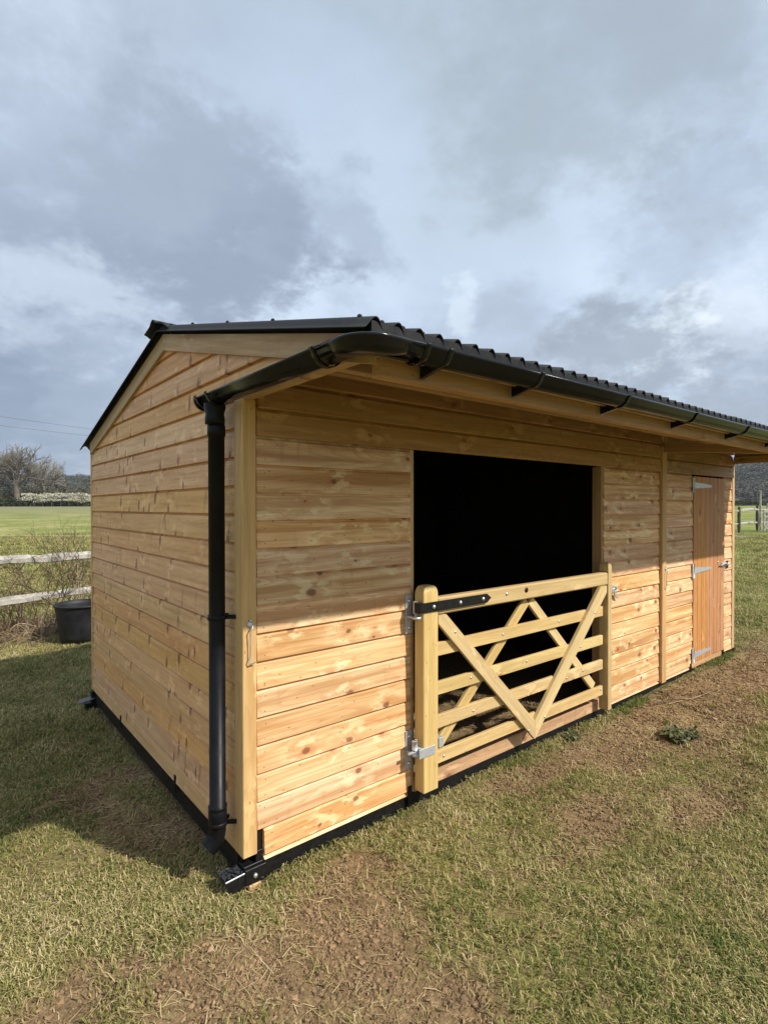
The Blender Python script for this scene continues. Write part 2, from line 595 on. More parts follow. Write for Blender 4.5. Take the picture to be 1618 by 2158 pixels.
M_black = simple('black_gutter_plastic', (0.004, 0.004, 0.0045), 0.16, spec=0.3, nscale=7, namt=0.3, bumps=0.04, col2=(0.007, 0.007, 0.008))
M_pipe = simple('black_downpipe_plastic', (0.004, 0.004, 0.005), 0.42, spec=0.18, nscale=7, col2=(0.008, 0.008, 0.009))
M_steel = simple('dull_grey_steel', (0.13, 0.135, 0.14), 0.55, metal=0.3, nscale=30)
M_roof = simple('black_bitumen_sheet', (0.016, 0.017, 0.019), 0.75, spec=0.3, nscale=90, bumps=0.3, col2=(0.030, 0.031, 0.034))
M_skid = simple('black_painted_steel', (0.006, 0.006, 0.007), 0.45, spec=0.25, nscale=40, bumps=0.2, col2=(0.012, 0.011, 0.010))
M_galv = simple('galvanised_steel', (0.60, 0.62, 0.64), 0.42, metal=0.45, nscale=55, namt=0.25, bumps=0.05)
M_zinc = simple('zinc_bolt', (0.70, 0.70, 0.68), 0.32, metal=0.85, nscale=80)
M_nail = simple('nail_head_steel', (0.10, 0.055, 0.03), 0.6, metal=0.2)
M_dark = simple('shade_black_lining', (0.020, 0.016, 0.012), 0.85, spec=0.1, nscale=8)  # interior shade put into the colour: lining and rafters near black
M_tub = simple('black_rubber_tub', (0.010, 0.011, 0.013), 0.5, spec=0.3, nscale=6, col2=(0.028, 0.028, 0.030), bumps=0.1)
M_bark = simple('grey_bark', (0.22, 0.195, 0.155), 0.9, spec=0.1, nscale=.3, col2=(0.12, 0.10, 0.075))
M_twig = simple('brown_twig', (0.14, 0.10, 0.07), 0.85, spec=0.15, nscale=9, col2=(0.07, 0.05, 0.035))
M_pale = simple('pale_bark', (0.34, 0.31, 0.25), 0.9, spec=0.1, nscale=2, col2=(0.20, 0.18, 0.14))
M_cane = simple('dry_bramble_cane', (0.42, 0.33, 0.22), 0.75, spec=0.2, nscale=10, col2=(0.24, 0.15, 0.10))
M_redcane = simple('red_brown_cane', (0.16, 0.075, 0.05), 0.7, spec=0.2, nscale=10, col2=(0.09, 0.05, 0.035))
M_rail = simple('weathered_cleft_rail', (0.50, 0.47, 0.42), 0.85, spec=0.15, nscale=9, col2=(0.27, 0.245, 0.21), bumps=0.6)
M_oldpost = simple('dark_weathered_post', (0.13, 0.115, 0.095), 0.9, spec=0.1, nscale=9, col2=(0.07, 0.06, 0.05), bumps=0.5)
M_tape = simple('white_fence_tape', (0.75, 0.76, 0.72), 0.6, nscale=5, namt=0.05)
M_wire = simple('overhead_cable', (0.10, 0.11, 0.12), 0.7, nscale=2)
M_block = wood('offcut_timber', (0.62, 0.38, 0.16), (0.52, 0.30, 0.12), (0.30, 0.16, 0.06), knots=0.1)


def leafmat(name, stops, rough=0.75, transl=0.0, nscale=1.3, attr=None, worldpos=True):
    """colour picked per leaf island plus broad variation over the place"""
    m, t, b = new_mat(name)
    geo = t.node('ShaderNodeNewGeometry')
    oi = t.node('ShaderNodeObjectInfo')
    n = t.noise(geo.outputs['Position'], nscale, 3.0, 0.6)
    r = t.math('FRACT', t.math('ADD', geo.outputs['Random Per Island'], t.math('MULTIPLY', oi.outputs['Random'], 7.31)))
    f = t.math('ADD', t.math('MULTIPLY', r, 0.62), t.math('MULTIPLY', t.maprange(n, 0.28, 0.72), 0.38))
    c = t.ramp(f, stops)
    t.l.new(c, b.inputs['Base Color'])
    b.inputs['Roughness'].default_value = rough
    b.inputs['Specular IOR Level'].default_value = 0.25
    if transl > 0:
        out = [x for x in t.n if x.type == 'OUTPUT_MATERIAL'][0]
        tr = t.node('ShaderNodeBsdfTranslucent')
        t.l.new(c, tr.inputs[0])
        mx = t.node('ShaderNodeMixShader')
        mx.inputs[0].default_value = transl
        t.l.new(b.outputs[0], mx.inputs[1])
        t.l.new(tr.outputs[0], mx.inputs[2])
        t.l.new(mx.outputs[0], out.inputs[0])
    return m


M_grass = leafmat('short_green_grass', [(0.05, (0.085, 0.10, 0.022)), (0.28, (0.16, 0.175, 0.042)), (0.50, (0.26, 0.25, 0.075)), (0.66, (0.40, 0.345, 0.13)), (0.85, (0.58, 0.49, 0.25))], transl=0.25)
M_lush = leafmat('lush_green_grass', [(0.05, (0.065, 0.10, 0.02)), (0.5, (0.13, 0.18, 0.04)), (0.85, (0.23, 0.26, 0.08))], transl=0.25)
M_straw = leafmat('dry_straw', [(0.05, (0.20, 0.13, 0.06)), (0.4, (0.38, 0.28, 0.13)), (0.7, (0.52, 0.41, 0.21)), (0.95, (0.66, 0.56, 0.34))], transl=0.1)
M_clod = leafmat('soil_crumbs', [(0.05, (0.10, 0.064, 0.033)), (0.5, (0.20, 0.134, 0.070)), (0.9, (0.35, 0.225, 0.12))], rough=0.95)
M_weed = leafmat('dark_weed_leaves', [(0.05, (0.035, 0.042, 0.014)), (0.5, (0.095, 0.10, 0.038)), (0.9, (0.26, 0.25, 0.15))], transl=0.1, rough=0.95)
M_wood_brown = leafmat('winter_woodland', [(0.05, (0.05, 0.045, 0.028)), (0.35, (0.08, 0.072, 0.04)), (0.65, (0.115, 0.105, 0.06)), (0.95, (0.165, 0.15, 0.095))], rough=0.95, nscale=0.06)
M_ivy = leafmat('dark_evergreen_leaves', [(0.05, (0.015, 0.022, 0.010)), (0.5, (0.035, 0.042, 0.018)), (0.95, (0.07, 0.075, 0.03))], rough=0.9, nscale=0.1)
M_blossom = leafmat('pale_blossom', [(0.05, (0.20, 0.19, 0.12)), (0.35, (0.38, 0.36, 0.26)), (0.7, (0.52, 0.50, 0.40)), (0.95, (0.66, 0.64, 0.56))], rough=0.9, nscale=0.4)
M_hillwood = leafmat('far_woodland', [(0.05, (0.065, 0.068, 0.055)), (0.5, (0.085, 0.088, 0.068)), (0.95, (0.12, 0.118, 0.09))], rough=1.0, nscale=0.012)  # lightened and greyed: distance haze put into the leaf colour
M_litter = leafmat('bracken_litter', [(0.05, (0.10, 0.06, 0.03)), (0.4, (0.24, 0.16, 0.09)), (0.7, (0.38, 0.29, 0.18)), (0.95, (0.52, 0.45, 0.32))], rough=0.9)


# ------------------------------------------------------------------ terrain
def vnoise(x, y, seed=0):
    xi, yi = np.floor(x).astype(np.int64), np.floor(y).astype(np.int64)
    xf, yf = x - xi, y - yi
    u, v = xf * xf * (3 - 2 * xf), yf * yf * (3 - 2 * yf)

    def h(a, b):
        n = (a * 374761393 + b * 668265263 + seed * 974634777) & 0x7fffffff
        n = ((n ^ (n >> 13)) * 1274126177) & 0x7fffffff
        return ((n ^ (n >> 16)) & 0xffff) / 65535.0
    return (h(xi, yi) * (1 - u) + h(xi + 1, yi) * u) * (1 - v) + (h(xi, yi + 1) * (1 - u) + h(xi + 1, yi + 1) * u) * v


def fbm(x, y, f, oct=4, seed=0):
    s, a, n = 0, 1.0, 0
    for i in range(oct):
        s = s + a * vnoise(x * f, y * f, seed + i * 17)
        n += a
        a *= .5
        f *= 2.03
    return s / n


def ground_z(x, y):
    x = np.asarray(x, float)
    y = np.asarray(y, float)
    d = np.hypot(x - CAMX, y - CAMY)
    near = np.clip(1 - (d - 8) / 10, 0, 1)
    z = -0.10 + near * (0.018 + 0.0125 * np.clip(x, -3, 6.5))
    z = z - 0.012 * np.clip(y, 0, 7) * np.clip(1 - x / 1.5, 0, 1) * near
    z = z - 0.026 * np.exp(-((x - .03) ** 2 + (y + .02) ** 2) / .02)
    z = z + (fbm(x, y, 1.3, 3, 5) - .5) * 0.030 * near + (fbm(x, y, 9, 3, 9) - .5) * 0.014 * near
    z = z + (fbm(x, y, 0.12, 3, 21) - .5) * 0.10 * np.clip((d - 8) / 12, 0, 1)
    z = z + 0.0142 * np.clip(d - 14, 0, 130)
    return z


def gz(x, y):
    return float(ground_z(np.array([x]), np.array([y]))[0])


LXW, DYW = 5.5, 2.7   # footprint of the building, bare earth inside
DIRT = [  # x, y, rx, ry, angle, amount
    (0.13, -0.50, 0.34, 0.29, 20, 1.9), (0.41, -0.23, 0.15, 0.13, 0, 1.5), (0.16, -0.92, 0.26, 0.22, 0, 1.7), (-0.24, -0.36, 0.30, 0.20, 0, 1.5),
    (0.30, -0.40, 0.2, 0.2, 30, 0.9),
    (3.6, -0.33, 1.55, 0.30, 2, 1.9), (3.3, -0.6, 0.9, 0.25, 0, 1.2), (2.1, -0.24, 0.6, 0.14, 0, 1.4), (1.75, -0.62, 0.35, 0.13, 0, 0.8), (5.6, -0.5, 1.4, 0.5, 5, 1.5),
    (-.62, -.12, .28, .14, 0, .75), (1.5, -.75, .3, .1, 0, .6), (1.6, -0.17, 0.4, 0.1, 0, .7), (-0.25, 1.4, .35, .22, 40, .55), (-0.15, 0.75, .22, .3, 0, .5), (2.3, -1.0, .4, .15, 0, .5)]


def dirt_mask(x, y):
    m = np.full(np.shape(x), -0.24)
    for cx, cy, rx, ry, a, amt in DIRT:
        c, s = math.cos(R(a)), math.sin(R(a))
        u = ((x - cx) * c + (y - cy) * s) / rx
        v = (-(x - cx) * s + (y - cy) * c) / ry
        m = np.maximum(m, amt * (1.25 - np.hypot(u, v)))
    m = m + (fbm(x, y, 3.2, 4, 31) - .5) * 1.3 + (fbm(x, y, 14, 3, 41) - .5) * 0.9
    m = np.where((x > 0) & (x < LXW) & (y > .02) & (y < DYW), 1.0, m)
    return np.clip(m * 1.6, 0, 1)


def coords(a, b, fine, lo, hi):
    c = list(np.arange(a, b, fine))
    s = fine
    x = b
    up = []
    while x < hi:
        up.append(x)
        s *= 1.12
        x += s
    up.append(hi)
    s = fine
    x = a
    dn = []
    while x > lo:
        s *= 1.12
        x -= s
        dn.append(max(x, lo))
    return np.array(dn[::-1] + c + up)


gx = coords(-2.5, 7.5, 0.035, -1800, 1800)
gy = coords(-2.6, 3.5, 0.035, -1800, 1800)
X, Y = np.meshgrid(gx, gy)
Z = ground_z(X, Y)
dm = dirt_mask(X.ravel(), Y.ravel())
Z = Z - (dm.reshape(Z.shape) * 0.012)
verts = np.stack([X.ravel(), Y.ravel(), Z.ravel()], 1)
nx, ny = len(gx), len(gy)
i = np.arange(nx - 1)[None] + np.arange(ny - 1)[:, None] * nx
faces = np.stack([i, i + 1, i + 1 + nx, i + nx], -1).reshape(-1, 4)

m, t, b = new_mat('paddock_ground')
geo = t.node('ShaderNodeNewGeometry')
P = geo.outputs['Position']
at = t.node('ShaderNodeAttribute', attribute_name='dirt')
n_f = t.noise(P, 55, 5, 0.65)
n_m = t.noise(P, 6, 4, 0.6)
n_b = t.noise(P, 0.7, 4, 0.6)
soil = t.ramp(n_f, [(0.3, (0.115, 0.070, 0.034)), (0.5, (0.215, 0.140, 0.070)), (0.62, (0.31, 0.215, 0.112)), (0.75, (0.44, 0.33, 0.185))])
soil = t.mix(t.maprange(n_m, 0.35, 0.7), soil, (0.30, 0.175, 0.09), 'MULTIPLY') if False else t.mix(t.math('MULTIPLY', t.maprange(n_m, 0.4, 0.7), 0.5), soil, (0.34, 0.235, 0.13))
thatch = t.ramp(n_f, [(0.3, (0.08, 0.08, 0.022)), (0.48, (0.18, 0.17, 0.052)), (0.6, (0.29, 0.25, 0.09)), (0.75, (0.44, 0.36, 0.17))])
thatch = t.mix(t.math('MULTIPLY', t.maprange(t.noise(P, 22, 4, 0.6), 0.45, 0.6, 0, 1, True), 0.75), thatch, t.mix(n_f, (0.10, 0.065, 0.035), (0.34, 0.24, 0.13)))
# mown field further off
cd = t.node('ShaderNodeVectorMath', operation='DISTANCE')
t.l.new(P, cd.inputs[0])
cd.inputs[1].default_value = (CAMX, CAMY, 0)
dist = cd.outputs['Value']
fm1 = t.noise(t.vmath('MULTIPLY', P, (1, 1, 0)), 0.22, 5, 0.65)
fm2 = t.noise(t.vmath('MULTIPLY', P, (1, 1, 0)), 2.4, 5, 0.7)
field = t.ramp(t.math('ADD', t.math('MULTIPLY', fm1, 0.55), t.math('MULTIPLY', fm2, 0.45)), [(0.36, (0.10, 0.125, 0.03)), (0.48, (0.18, 0.205, 0.05)), (0.58, (0.27, 0.27, 0.085)), (0.7, (0.42, 0.36, 0.18))])
# greener pasture beyond the rail fence on the left, duller paddock on the right
sx = t.node('ShaderNodeSeparateXYZ', i_0=P)
side = t.math('SUBTRACT', t.math('MULTIPLY', sx.outputs[1], 0.635), t.math('MULTIPLY', sx.outputs[0], 0.772))
left = t.maprange(side, 1.0, 6.0)
pasture = t.ramp(t.math('ADD', t.math('MULTIPLY', fm1, 0.55), t.math('MULTIPLY', fm2, 0.45)), [(0.36, (0.11, 0.135, 0.03)), (0.46, (0.18, 0.205, 0.05)), (0.53, (0.28, 0.27, 0.09)), (0.62, (0.40, 0.34, 0.18))])
pfar = t.mix(t.maprange(dist, 40, 130), pasture, (0.20, 0.195, 0.10))
field = t.mix(left, field, pfar)
g = t.mix(at.outputs['Fac'], thatch, soil)
g = t.mix(t.maprange(dist, 6.0, 12.0), g, field)
t.l.new(g, b.inputs['Base Color'])
b.inputs['Roughness'].default_value = 0.95
b.inputs['Specular IOR Level'].default_value = 0.12
bh = t.math('ADD', t.math('MULTIPLY', n_f, 0.6), t.math('MULTIPLY', n_m, 0.6))
bh = t.math('ADD', bh, t.noise(P, 160, 3, 0.7))
bump(t, b, bh, 0.75, 0.011)
M_ground = m
gme = np_mesh('ground', verts, faces, [M_ground], smooth=True)
a = gme.attributes.new('dirt', 'FLOAT', 'POINT')
a.data.foreach_set('value', dm.astype(np.float32))
go = bpy.data.objects.new('ground', gme)
COL.objects.link(go)
tag(go, 'worn paddock of short grass with bare brown soil patches around the stable', kind='structure')


def at_view(x, d):  # most x offsets passed in were worked out from image pixel columns
    """ground point at a bearing given as tan (offset to the right / distance ahead) and distance d ahead"""
    f = Vector((math.sin(YAW), math.cos(YAW), 0))
    r = Vector((math.cos(YAW), -math.sin(YAW), 0))
    p = Vector((CAMX, CAMY, 0)) + f * d + r * (d * x)
    return p


# ------------------------------------------------------------------ hills with distant woods
def hill_h(r, th):
    h = 34 + 6 * math.sin(th * 3.1 + 0.6) + 5 * math.sin(th * 9 + 2) + 3 * math.sin(th * 23)
    k = min(max((r - 230) / 420, 0), 1)
    k = k * k * (3 - 2 * k)
    return 1.2 + h * k


vs, fs = [], []
nth, nr = 220, 26
for a_ in range(nth + 1):
    th = YAW + R(-75 + 150 * a_ / nth)
    for b_ in range(nr + 1):
        r_ = 225 + (820 - 225) * (b_ / nr)
        h = hill_h(r_, th - YAW) + (mnoise.noise(Vector((r_ * .02, th * 30, 0))) * 3 if b_ > 2 else -1)
        if b_ == nr:
            h = 0
        vs.append((CAMX + math.sin(th) * r_, CAMY + math.cos(th) * r_, h))
for a_ in range(nth):
    for b_ in range(nr):
        k = a_ * (nr + 1) + b_
        fs.append([k, k + 1, k + nr + 2, k + nr + 1][::-1])
M_hill = simple('wooded_hill', (0.068, 0.072, 0.056), 1.0, spec=0.0, nscale=0.05, col2=(0.09, 0.09, 0.068))  # desaturated colour carries some of the distance haze
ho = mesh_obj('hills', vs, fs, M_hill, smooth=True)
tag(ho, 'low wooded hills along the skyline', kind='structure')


def leaf_cloud(centers, radii, per, size, rng, up=False):
    """small random quads spread through ellipsoid crowns"""
    V = []
    for c, r, n in zip(centers, radii, per):
        u = rng.normal(size=(n, 3))
        u /= np.linalg.norm(u, axis=1)[:, None]
        rad = rng.uniform(0.45, 1.0, n) ** 0.5
        lump = 1 + 0.22 * np.sin(u[:, 0] * 5 + c[0]) * np.cos(u[:, 1] * 6 + c[1]) + 0.15 * np.sin(u[:, 2] * 9 + c[0] * 2)
        p = np.asarray(c) + u * rad[:, None] * lump[:, None] * np.asarray(r)
        s = size * rng.uniform(0.5, 1.4, n)
        a = rng.normal(size=(n, 3))
        if up:
            a[:, 2] *= .35
        a /= np.linalg.norm(a, axis=1)[:, None]
        nb = rng.normal(size=(n, 3))
        if up:
            nb = nb * .5 + u * .8 + np.array([0, 0, 1.0])
        b2 = np.cross(a, nb)
        b2 /= np.linalg.norm(b2, axis=1)[:, None]
        q = np.stack([p - a * s[:, None] * .5, p + b2 * s[:, None] * .35, p + a * s[:, None] * .5, p - b2 * s[:, None] * .35], 1)
        V.append(q.reshape(-1, 3))
    V = np.concatenate(V)
    F = np.arange(len(V)).reshape(-1, 4)
    return V, F


cs, rs, pr = [], [], []
for k in range(2600):
    th = YAW + R(RNG.uniform(-55, -20) if k % 2 else RNG.uniform(26, 58))
    r_ = 300 + 370 * RNG.uniform() ** 0.9
    h = hill_h(r_, th - YAW)
    s = RNG.uniform(3.5, 6.5)
    cs.append((CAMX + math.sin(th) * r_, CAMY + math.cos(th) * r_, h + s * .2))
    rs.append((s, s, s * .6))
    pr.append(210)
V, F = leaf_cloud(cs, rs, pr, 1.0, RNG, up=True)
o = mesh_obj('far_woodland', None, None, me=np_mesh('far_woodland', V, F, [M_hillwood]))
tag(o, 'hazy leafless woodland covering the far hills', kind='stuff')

# belt of bare scrub and hedge trees at the end of the left field, and along the right
cs, rs, pr = [], [], []
for k in range(150):
    x = RNG.uniform(-0.98, -0.30)
    d = RNG.uniform(138, 175)
    p = at_view(x, d)
    s = RNG.uniform(2.4, 4.2)
    hgt = RNG.uniform(1.5, 5.6) * (1.0 if x < -0.5 else .9)
    cs.append((p.x, p.y, 1.6 + hgt * .6))
    rs.append((s, s, hgt * .75 + 1))
    pr.append(900)
V, F = leaf_cloud(cs, rs, pr, 0.42, RNG, up=True)
o = mesh_obj('woodland_belt', None, None, me=np_mesh('woodland_belt', V, F, [M_wood_brown]))
tag(o, 'belt of brown leafless woodland along the far edge of the left field', kind='stuff')

cs, rs, pr = [], [], []
for k in range(120):
    x = -0.98 + 0.7 * k / 120
    p = at_view(x, 132 + RNG.uniform(-1.5, 2))
    cs.append((p.x, p.y, 2.2))
    rs.append((1.6, 1.6, 1.5))
    pr.append(180)
V, F = leaf_cloud(cs, rs, pr, 0.5, RNG)
o = mesh_obj('field_hedge', None, None, me=np_mesh('field_hedge', V, F, [M_ivy]))
tag(o, 'low dark hedge along the far edge of the green field on the left', 'hedge')

cs, rs, pr = [], [], []
for k in range(150):
    x = 0.48 + 0.55 * k / 150
    p = at_view(x, 150 + 14 * math.sin(k * .21) + RNG.uniform(-3, 3))
    cs.append((p.x, p.y, 2.6))
    rs.append((2.2, 2.2, .5 + 0.6 * math.sin(k * .8) ** 2))
    pr.append(150)
V, F = leaf_cloud(cs, rs, pr, 0.35, RNG, up=True)
o = mesh_obj('right_hedge', None, None, me=np_mesh('right_hedge', V, F, [M_ivy]))
o.name = 'field_hedge.001'
tag(o, 'dark hedge below the wooded hill beyond the right-hand paddock', 'hedge')


# ------------------------------------------------------------------ bare trees
def grow(rng, base, height, spread, depth, trunk_r, lean=(0, 0), kids=(3, 5), first=0.3, jitter=.35, gravity=0.0, minr=0.004):
    paths = []

    def rec(p, d, L, r, lv):
        n = 5
        pts = [p.copy()]
        dirs = d.copy()
        for i_ in range(n):
            dirs = dirs + rng.normal(size=3) * jitter * .35
            dirs[2] += gravity * .12
            dirs /= np.linalg.norm(dirs)
            p = p + dirs * L / n
            pts.append(p.copy())
        rad = np.linspace(r, max(r * .55, minr * .7), n + 1)
        paths.append((np.array(pts), rad))
        if lv >= depth:
            return
        nk = rng.integers(kids[0], kids[1] + 1)
        for c in range(nk):
            tt = rng.uniform(first if lv == 0 else .25, 1.0)
            ii = min(int(tt * n), n)
            q = pts[ii]
            a = rng.normal(size=3)
            a -= a.dot(dirs) * dirs
            a /= np.linalg.norm(a)
            nd = dirs * rng.uniform(.5, .9) + a * rng.uniform(.5, 1.0) * spread
            nd[2] += .12
            nd /= np.linalg.norm(nd)
            rec(q, nd, L * rng.uniform(.58, .8), max(r * .55, minr), lv + 1)
        rec(pts[-1], dirs, L * .7, max(r * .6, minr), lv + 1)
    rec(np.array(base, float), np.array([lean[0], lean[1], 1.0]), height, trunk_r, 0)
    return paths


def tree(x, d, H, seed, label, mat, group='bare trees beyond the left field', spread=1.0, depth=6, kids=(2, 3), trunk=.45, base_z=None):
    p = at_view(x, d)
    z = gz(p.x, p.y) if base_z is None else base_z
    root = mkempty('bare_tree', (p.x, p.y, z), label, 'tree', group)
    rng = np.random.default_rng(seed)
    tr = [(p.x + .1 * math.sin(k), p.y, z + H * .36 * k / 5) for k in range(6)]
    paths = [(np.array(tr), np.linspace(trunk, trunk * .75, 6))]
    nl = 7
    for k in range(nl):
        a_ = 2 * math.pi * k / nl + rng.uniform(-.3, .3)
        tl = rng.uniform(.35, .95) * spread
        hz = z + H * rng.uniform(.24, .36)
        paths += grow(rng, (p.x, p.y, hz), H * .24, spread * .9, depth - 1, trunk * .42, lean=(math.cos(a_) * tl, math.sin(a_) * tl), kids=kids, first=.35, jitter=.30, gravity=.10, minr=.05)
    tubes('trunk', paths[:1], mat, root, 8, caps=False)
    tubes('crown', paths[1:], mat, root, 3, smooth=False, caps=False)
    return root


tree(-0.668, 136, 17.5, 3, 'largest bare oak with a broad pale crown rising over the far wood', M_bark, spread=1.15, kids=(3, 3), trunk=.75, depth=5)
tree(-0.618, 142, 14.5, 8, 'smaller bare tree with pale upright twigs, right of the big oak', M_pale, spread=.8, kids=(2, 3), trunk=.5, depth=5)
tree(-0.722, 140, 14.5, 12, 'bare pale tree at the left edge, left of the big oak', M_pale, spread=.9, kids=(2, 3), trunk=.5, depth=5)

# blossoming thorn bush in the hedge
p = at_view(-0.588, 127)
zb = gz(p.x, p.y)
root = mkempty('blossom_bush', (p.x, p.y, zb), 'spreading bush in pale cream blossom in front of the dark far wood', 'bush')
rng = np.random.default_rng(5)
cs, rs, pr = [], [], []
for k in range(42):
    q = at_view(-0.588 + (rng.uniform(-1, 1)) * .062, 127 + rng.uniform(-2, 2))
    e = 1 - abs((k % 21) / 10 - 1) * .3
    cs.append((q.x, q.y, zb + (1.5 + 2.6 * rng.uniform() * (1 - abs(k / 21 - 1)) + .5 * rng.uniform()) * e))
    rs.append((rng.uniform(.8, 1.9), 1.2, rng.uniform(.2, .5)))
    pr.append(150)
V, F = leaf_cloud(cs, rs, pr, 0.26, rng)
mesh_obj('blossom', None, None, parent=root, me=np_mesh('blossom', V, F, [M_blossom]))
paths = []
for k in range(7):
    q = at_view(-0.588 + (k - 3) * .016, 127)
    paths += grow(rng, (q.x, q.y, zb), 1.9, 1.2, 0, .08)
for q_ in paths:
    tubes('stem', [q_], M_bark, root, 4, caps=False)


# ------------------------------------------------------------------ the stable
SH = mkempty('wooden_stable', (0, 0, 0), 'new timber field shelter with tack room, black corrugated roof and black gutters', 'stable')
LX, DY = 5.50, 2.74
PIT = 0.1188
RIDGE_Y, RIDGE_Z, SLOPE = 0.92, 2.441, 0.241
EAVE_F, EAVE_B = -0.905, 2.90


def roof_z(y):
    return RIDGE_Z - SLOPE * abs(y - RIDGE_Y)


_boardmesh = {}


def board_mesh(x0, x1, X0, X1, p, mat):
    """shiplap board; local X length, -Y outward, z 0..p. bottom ends x0,x1 ; top ends X0,X1"""
    key = tuple(round(k, 4) for k in (x0, x1, X0, X1, p)) + (mat.name,)
    if key in _boardmesh:
        return _boardmesh[key]
    prof = [(0.014, 0.0), (-0.0068, 0.0), (-0.0084, 0.0016), (-0.0028, p - 0.016), (-0.0004, p - 0.0125), (0.0060, p - 0.0085), (0.0115, p + 0.004), (0.014, p + 0.004)]
    nseg = max(1, int((x1 - x0) / .5))
    vs, fs = [], []
    n = len(prof)
    for s in range(nseg + 1):
        u = s / nseg
        for y, z in prof:
            zz = min(max(z / p, 0), 1)
            a0 = x0 + (X0 - x0) * zz
            a1 = x1 + (X1 - x1) * zz
            e = 0.0016 if (s in (0, nseg) and y < 0) else 0
            vs.append((a0 + (a1 - a0) * u + (e if s == 0 else -e), y + (e * .6), z))
    for s in range(nseg):
        for k in range(n):
            k2 = (k + 1) % n
            fs.append([s * n + k, (s + 1) * n + k, (s + 1) * n + k2, s * n + k2])
    fs.append(list(range(n)))
    fs.append(list(range(nseg * n, nseg * n + n))[::-1])
    me = bpy.data.meshes.new('board')
    me.from_pydata(vs, [], [f_[::-1] for f_ in fs])
    me.materials.append(mat)
    _boardmesh[key] = me
    return me


NAILS = []


def front_board(x0, x1, z, p=PIT, mat=None, dy=0.0, parent=None, nails=True, tilt=0.0):
    mat = mat or M_board
    L = x1 - x0
    me = board_mesh(-L / 2, L / 2, -L / 2, L / 2, p, mat)
    jit = RNG.uniform(-.0008, .0008)
    w = Matrix.Translation((x0 + L / 2, dy + jit, z)) @ Matrix.Rotation(RNG.uniform(-.0008, .0008), 4, 'Y') @ Matrix.Rotation(-tilt, 4, 'X')
    o = mesh_obj('board', None, None, parent=parent or SH, world=w, me=me)
    if nails:
        k = max(1, round(L / .45))
        for i_ in range(k + 1):
            xx = x0 + .035 + (L - .07) * i_ / k + RNG.uniform(-.004, .004)
            NAILS.append(((xx, dy - .0076, z + .022), (0, -1, 0)))
            if L > .2:
                NAILS.append(((xx + .004, dy - .0044, z + p - .034), (0, -1, 0)))
    return o


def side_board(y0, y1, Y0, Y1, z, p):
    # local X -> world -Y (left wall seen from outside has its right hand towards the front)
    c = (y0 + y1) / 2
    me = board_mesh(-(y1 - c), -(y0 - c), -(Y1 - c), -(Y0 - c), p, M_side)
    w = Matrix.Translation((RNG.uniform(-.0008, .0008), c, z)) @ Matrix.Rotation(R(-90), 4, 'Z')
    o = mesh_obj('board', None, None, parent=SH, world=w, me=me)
    k = 5
    for i_ in range(-1, k):
        yy = 0.10 + (DY - .2) * i_ / (k - 1)
        if y0 + .03 < yy < y1 - .03:
            NAILS.append(((-.0076, yy, z + .022), (-1, 0, 0)))
            NAILS.append(((-.0044, yy, z + p - .034), (-1, 0, 0)))
    return o


# front cladding
Z0 = 0.137
front_board(0.092, 0.932, -0.002, 0.022, nails=False)         # thin ripped strip closing the bottom
for z_, p_ in [(0.0205, 0.1165)] + [(Z0 + PIT * k, PIT) for k in range(14)]:
    first = z_ < .03
    front_board(0.060 if not first else 0.092, 0.934, z_, p_)
    front_board(2.874, 3.782, z_, p_)
    front_board(3.868, 4.462, z_, p_)
    front_board(5.236, 5.438, z_, p_)
front_board(2.874, 3.782, -0.002, 0.022, nails=False)
front_board(3.868, 4.40, -0.002, 0.022, nails=False)
# deep header boards above the openings, carried on up under the eaves
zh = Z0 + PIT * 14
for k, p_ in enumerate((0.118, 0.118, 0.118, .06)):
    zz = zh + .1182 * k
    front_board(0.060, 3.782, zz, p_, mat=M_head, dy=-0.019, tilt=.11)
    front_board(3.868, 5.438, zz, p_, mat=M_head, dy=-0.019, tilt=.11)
# left gable wall
PS = 0.1205
zs = 0.048
side_board(0.0635, DY - .02, 0.0635, DY - .02, zs, 0.147 - zs)
k = 0
while True:
    z_ = 0.147 + PS * k
    zrow = z_
    def lim(z):
        # y-range of the wall at height z under the rafters
        zr = z + .05
        dy = (RIDGE_Z - zr) / SLOPE
        return max(0.0635 if zrow < 1.95 else -0.840, RIDGE_Y - dy), min(DY - .02, RIDGE_Y + dy)
    if z_ + .09 > RIDGE_Z:
        break
    a0, a1 = lim(z_)
    b0, b1 = lim(min(z_ + PS, RIDGE_Z - .055))
    side_board(a0, a1, b0, b1, z_, PS)
    k += 1
# nails: all heads in one mesh
V, F = [], []
for (x, y, z), n_ in NAILS:
    s = len(V)
    for q in range(6):
        a_ = q * math.pi / 3
        ca, sa = math.cos(a_) * .0023, math.sin(a_) * .0023
        if n_[0] == 0:
            V.append((x + ca, y, z + sa))
        else:
            V.append((x, y - ca, z + sa))
    V.append((x + n_[0] * .0012, y + n_[1] * .0012, z))
    for q in range(6):
        F.append([s + q, s + (q + 1) % 6, s + 6])
o = mesh_obj('nail_heads', V, F, M_nail, SH)
o['kind'] = 'stuff'

# lining and structure: closed interior, its darkness painted into the material
def box(name, x0, x1, y0, y1, z0, z1, mat, parent=SH, b=0.002):
    v, f = bevel_box(x1 - x0, y1 - y0, z1 - z0, b)
    return mesh_obj(name, v, f, mat, parent, Matrix.Translation(((x0 + x1) / 2, (y0 + y1) / 2, (z0 + z1) / 2)))


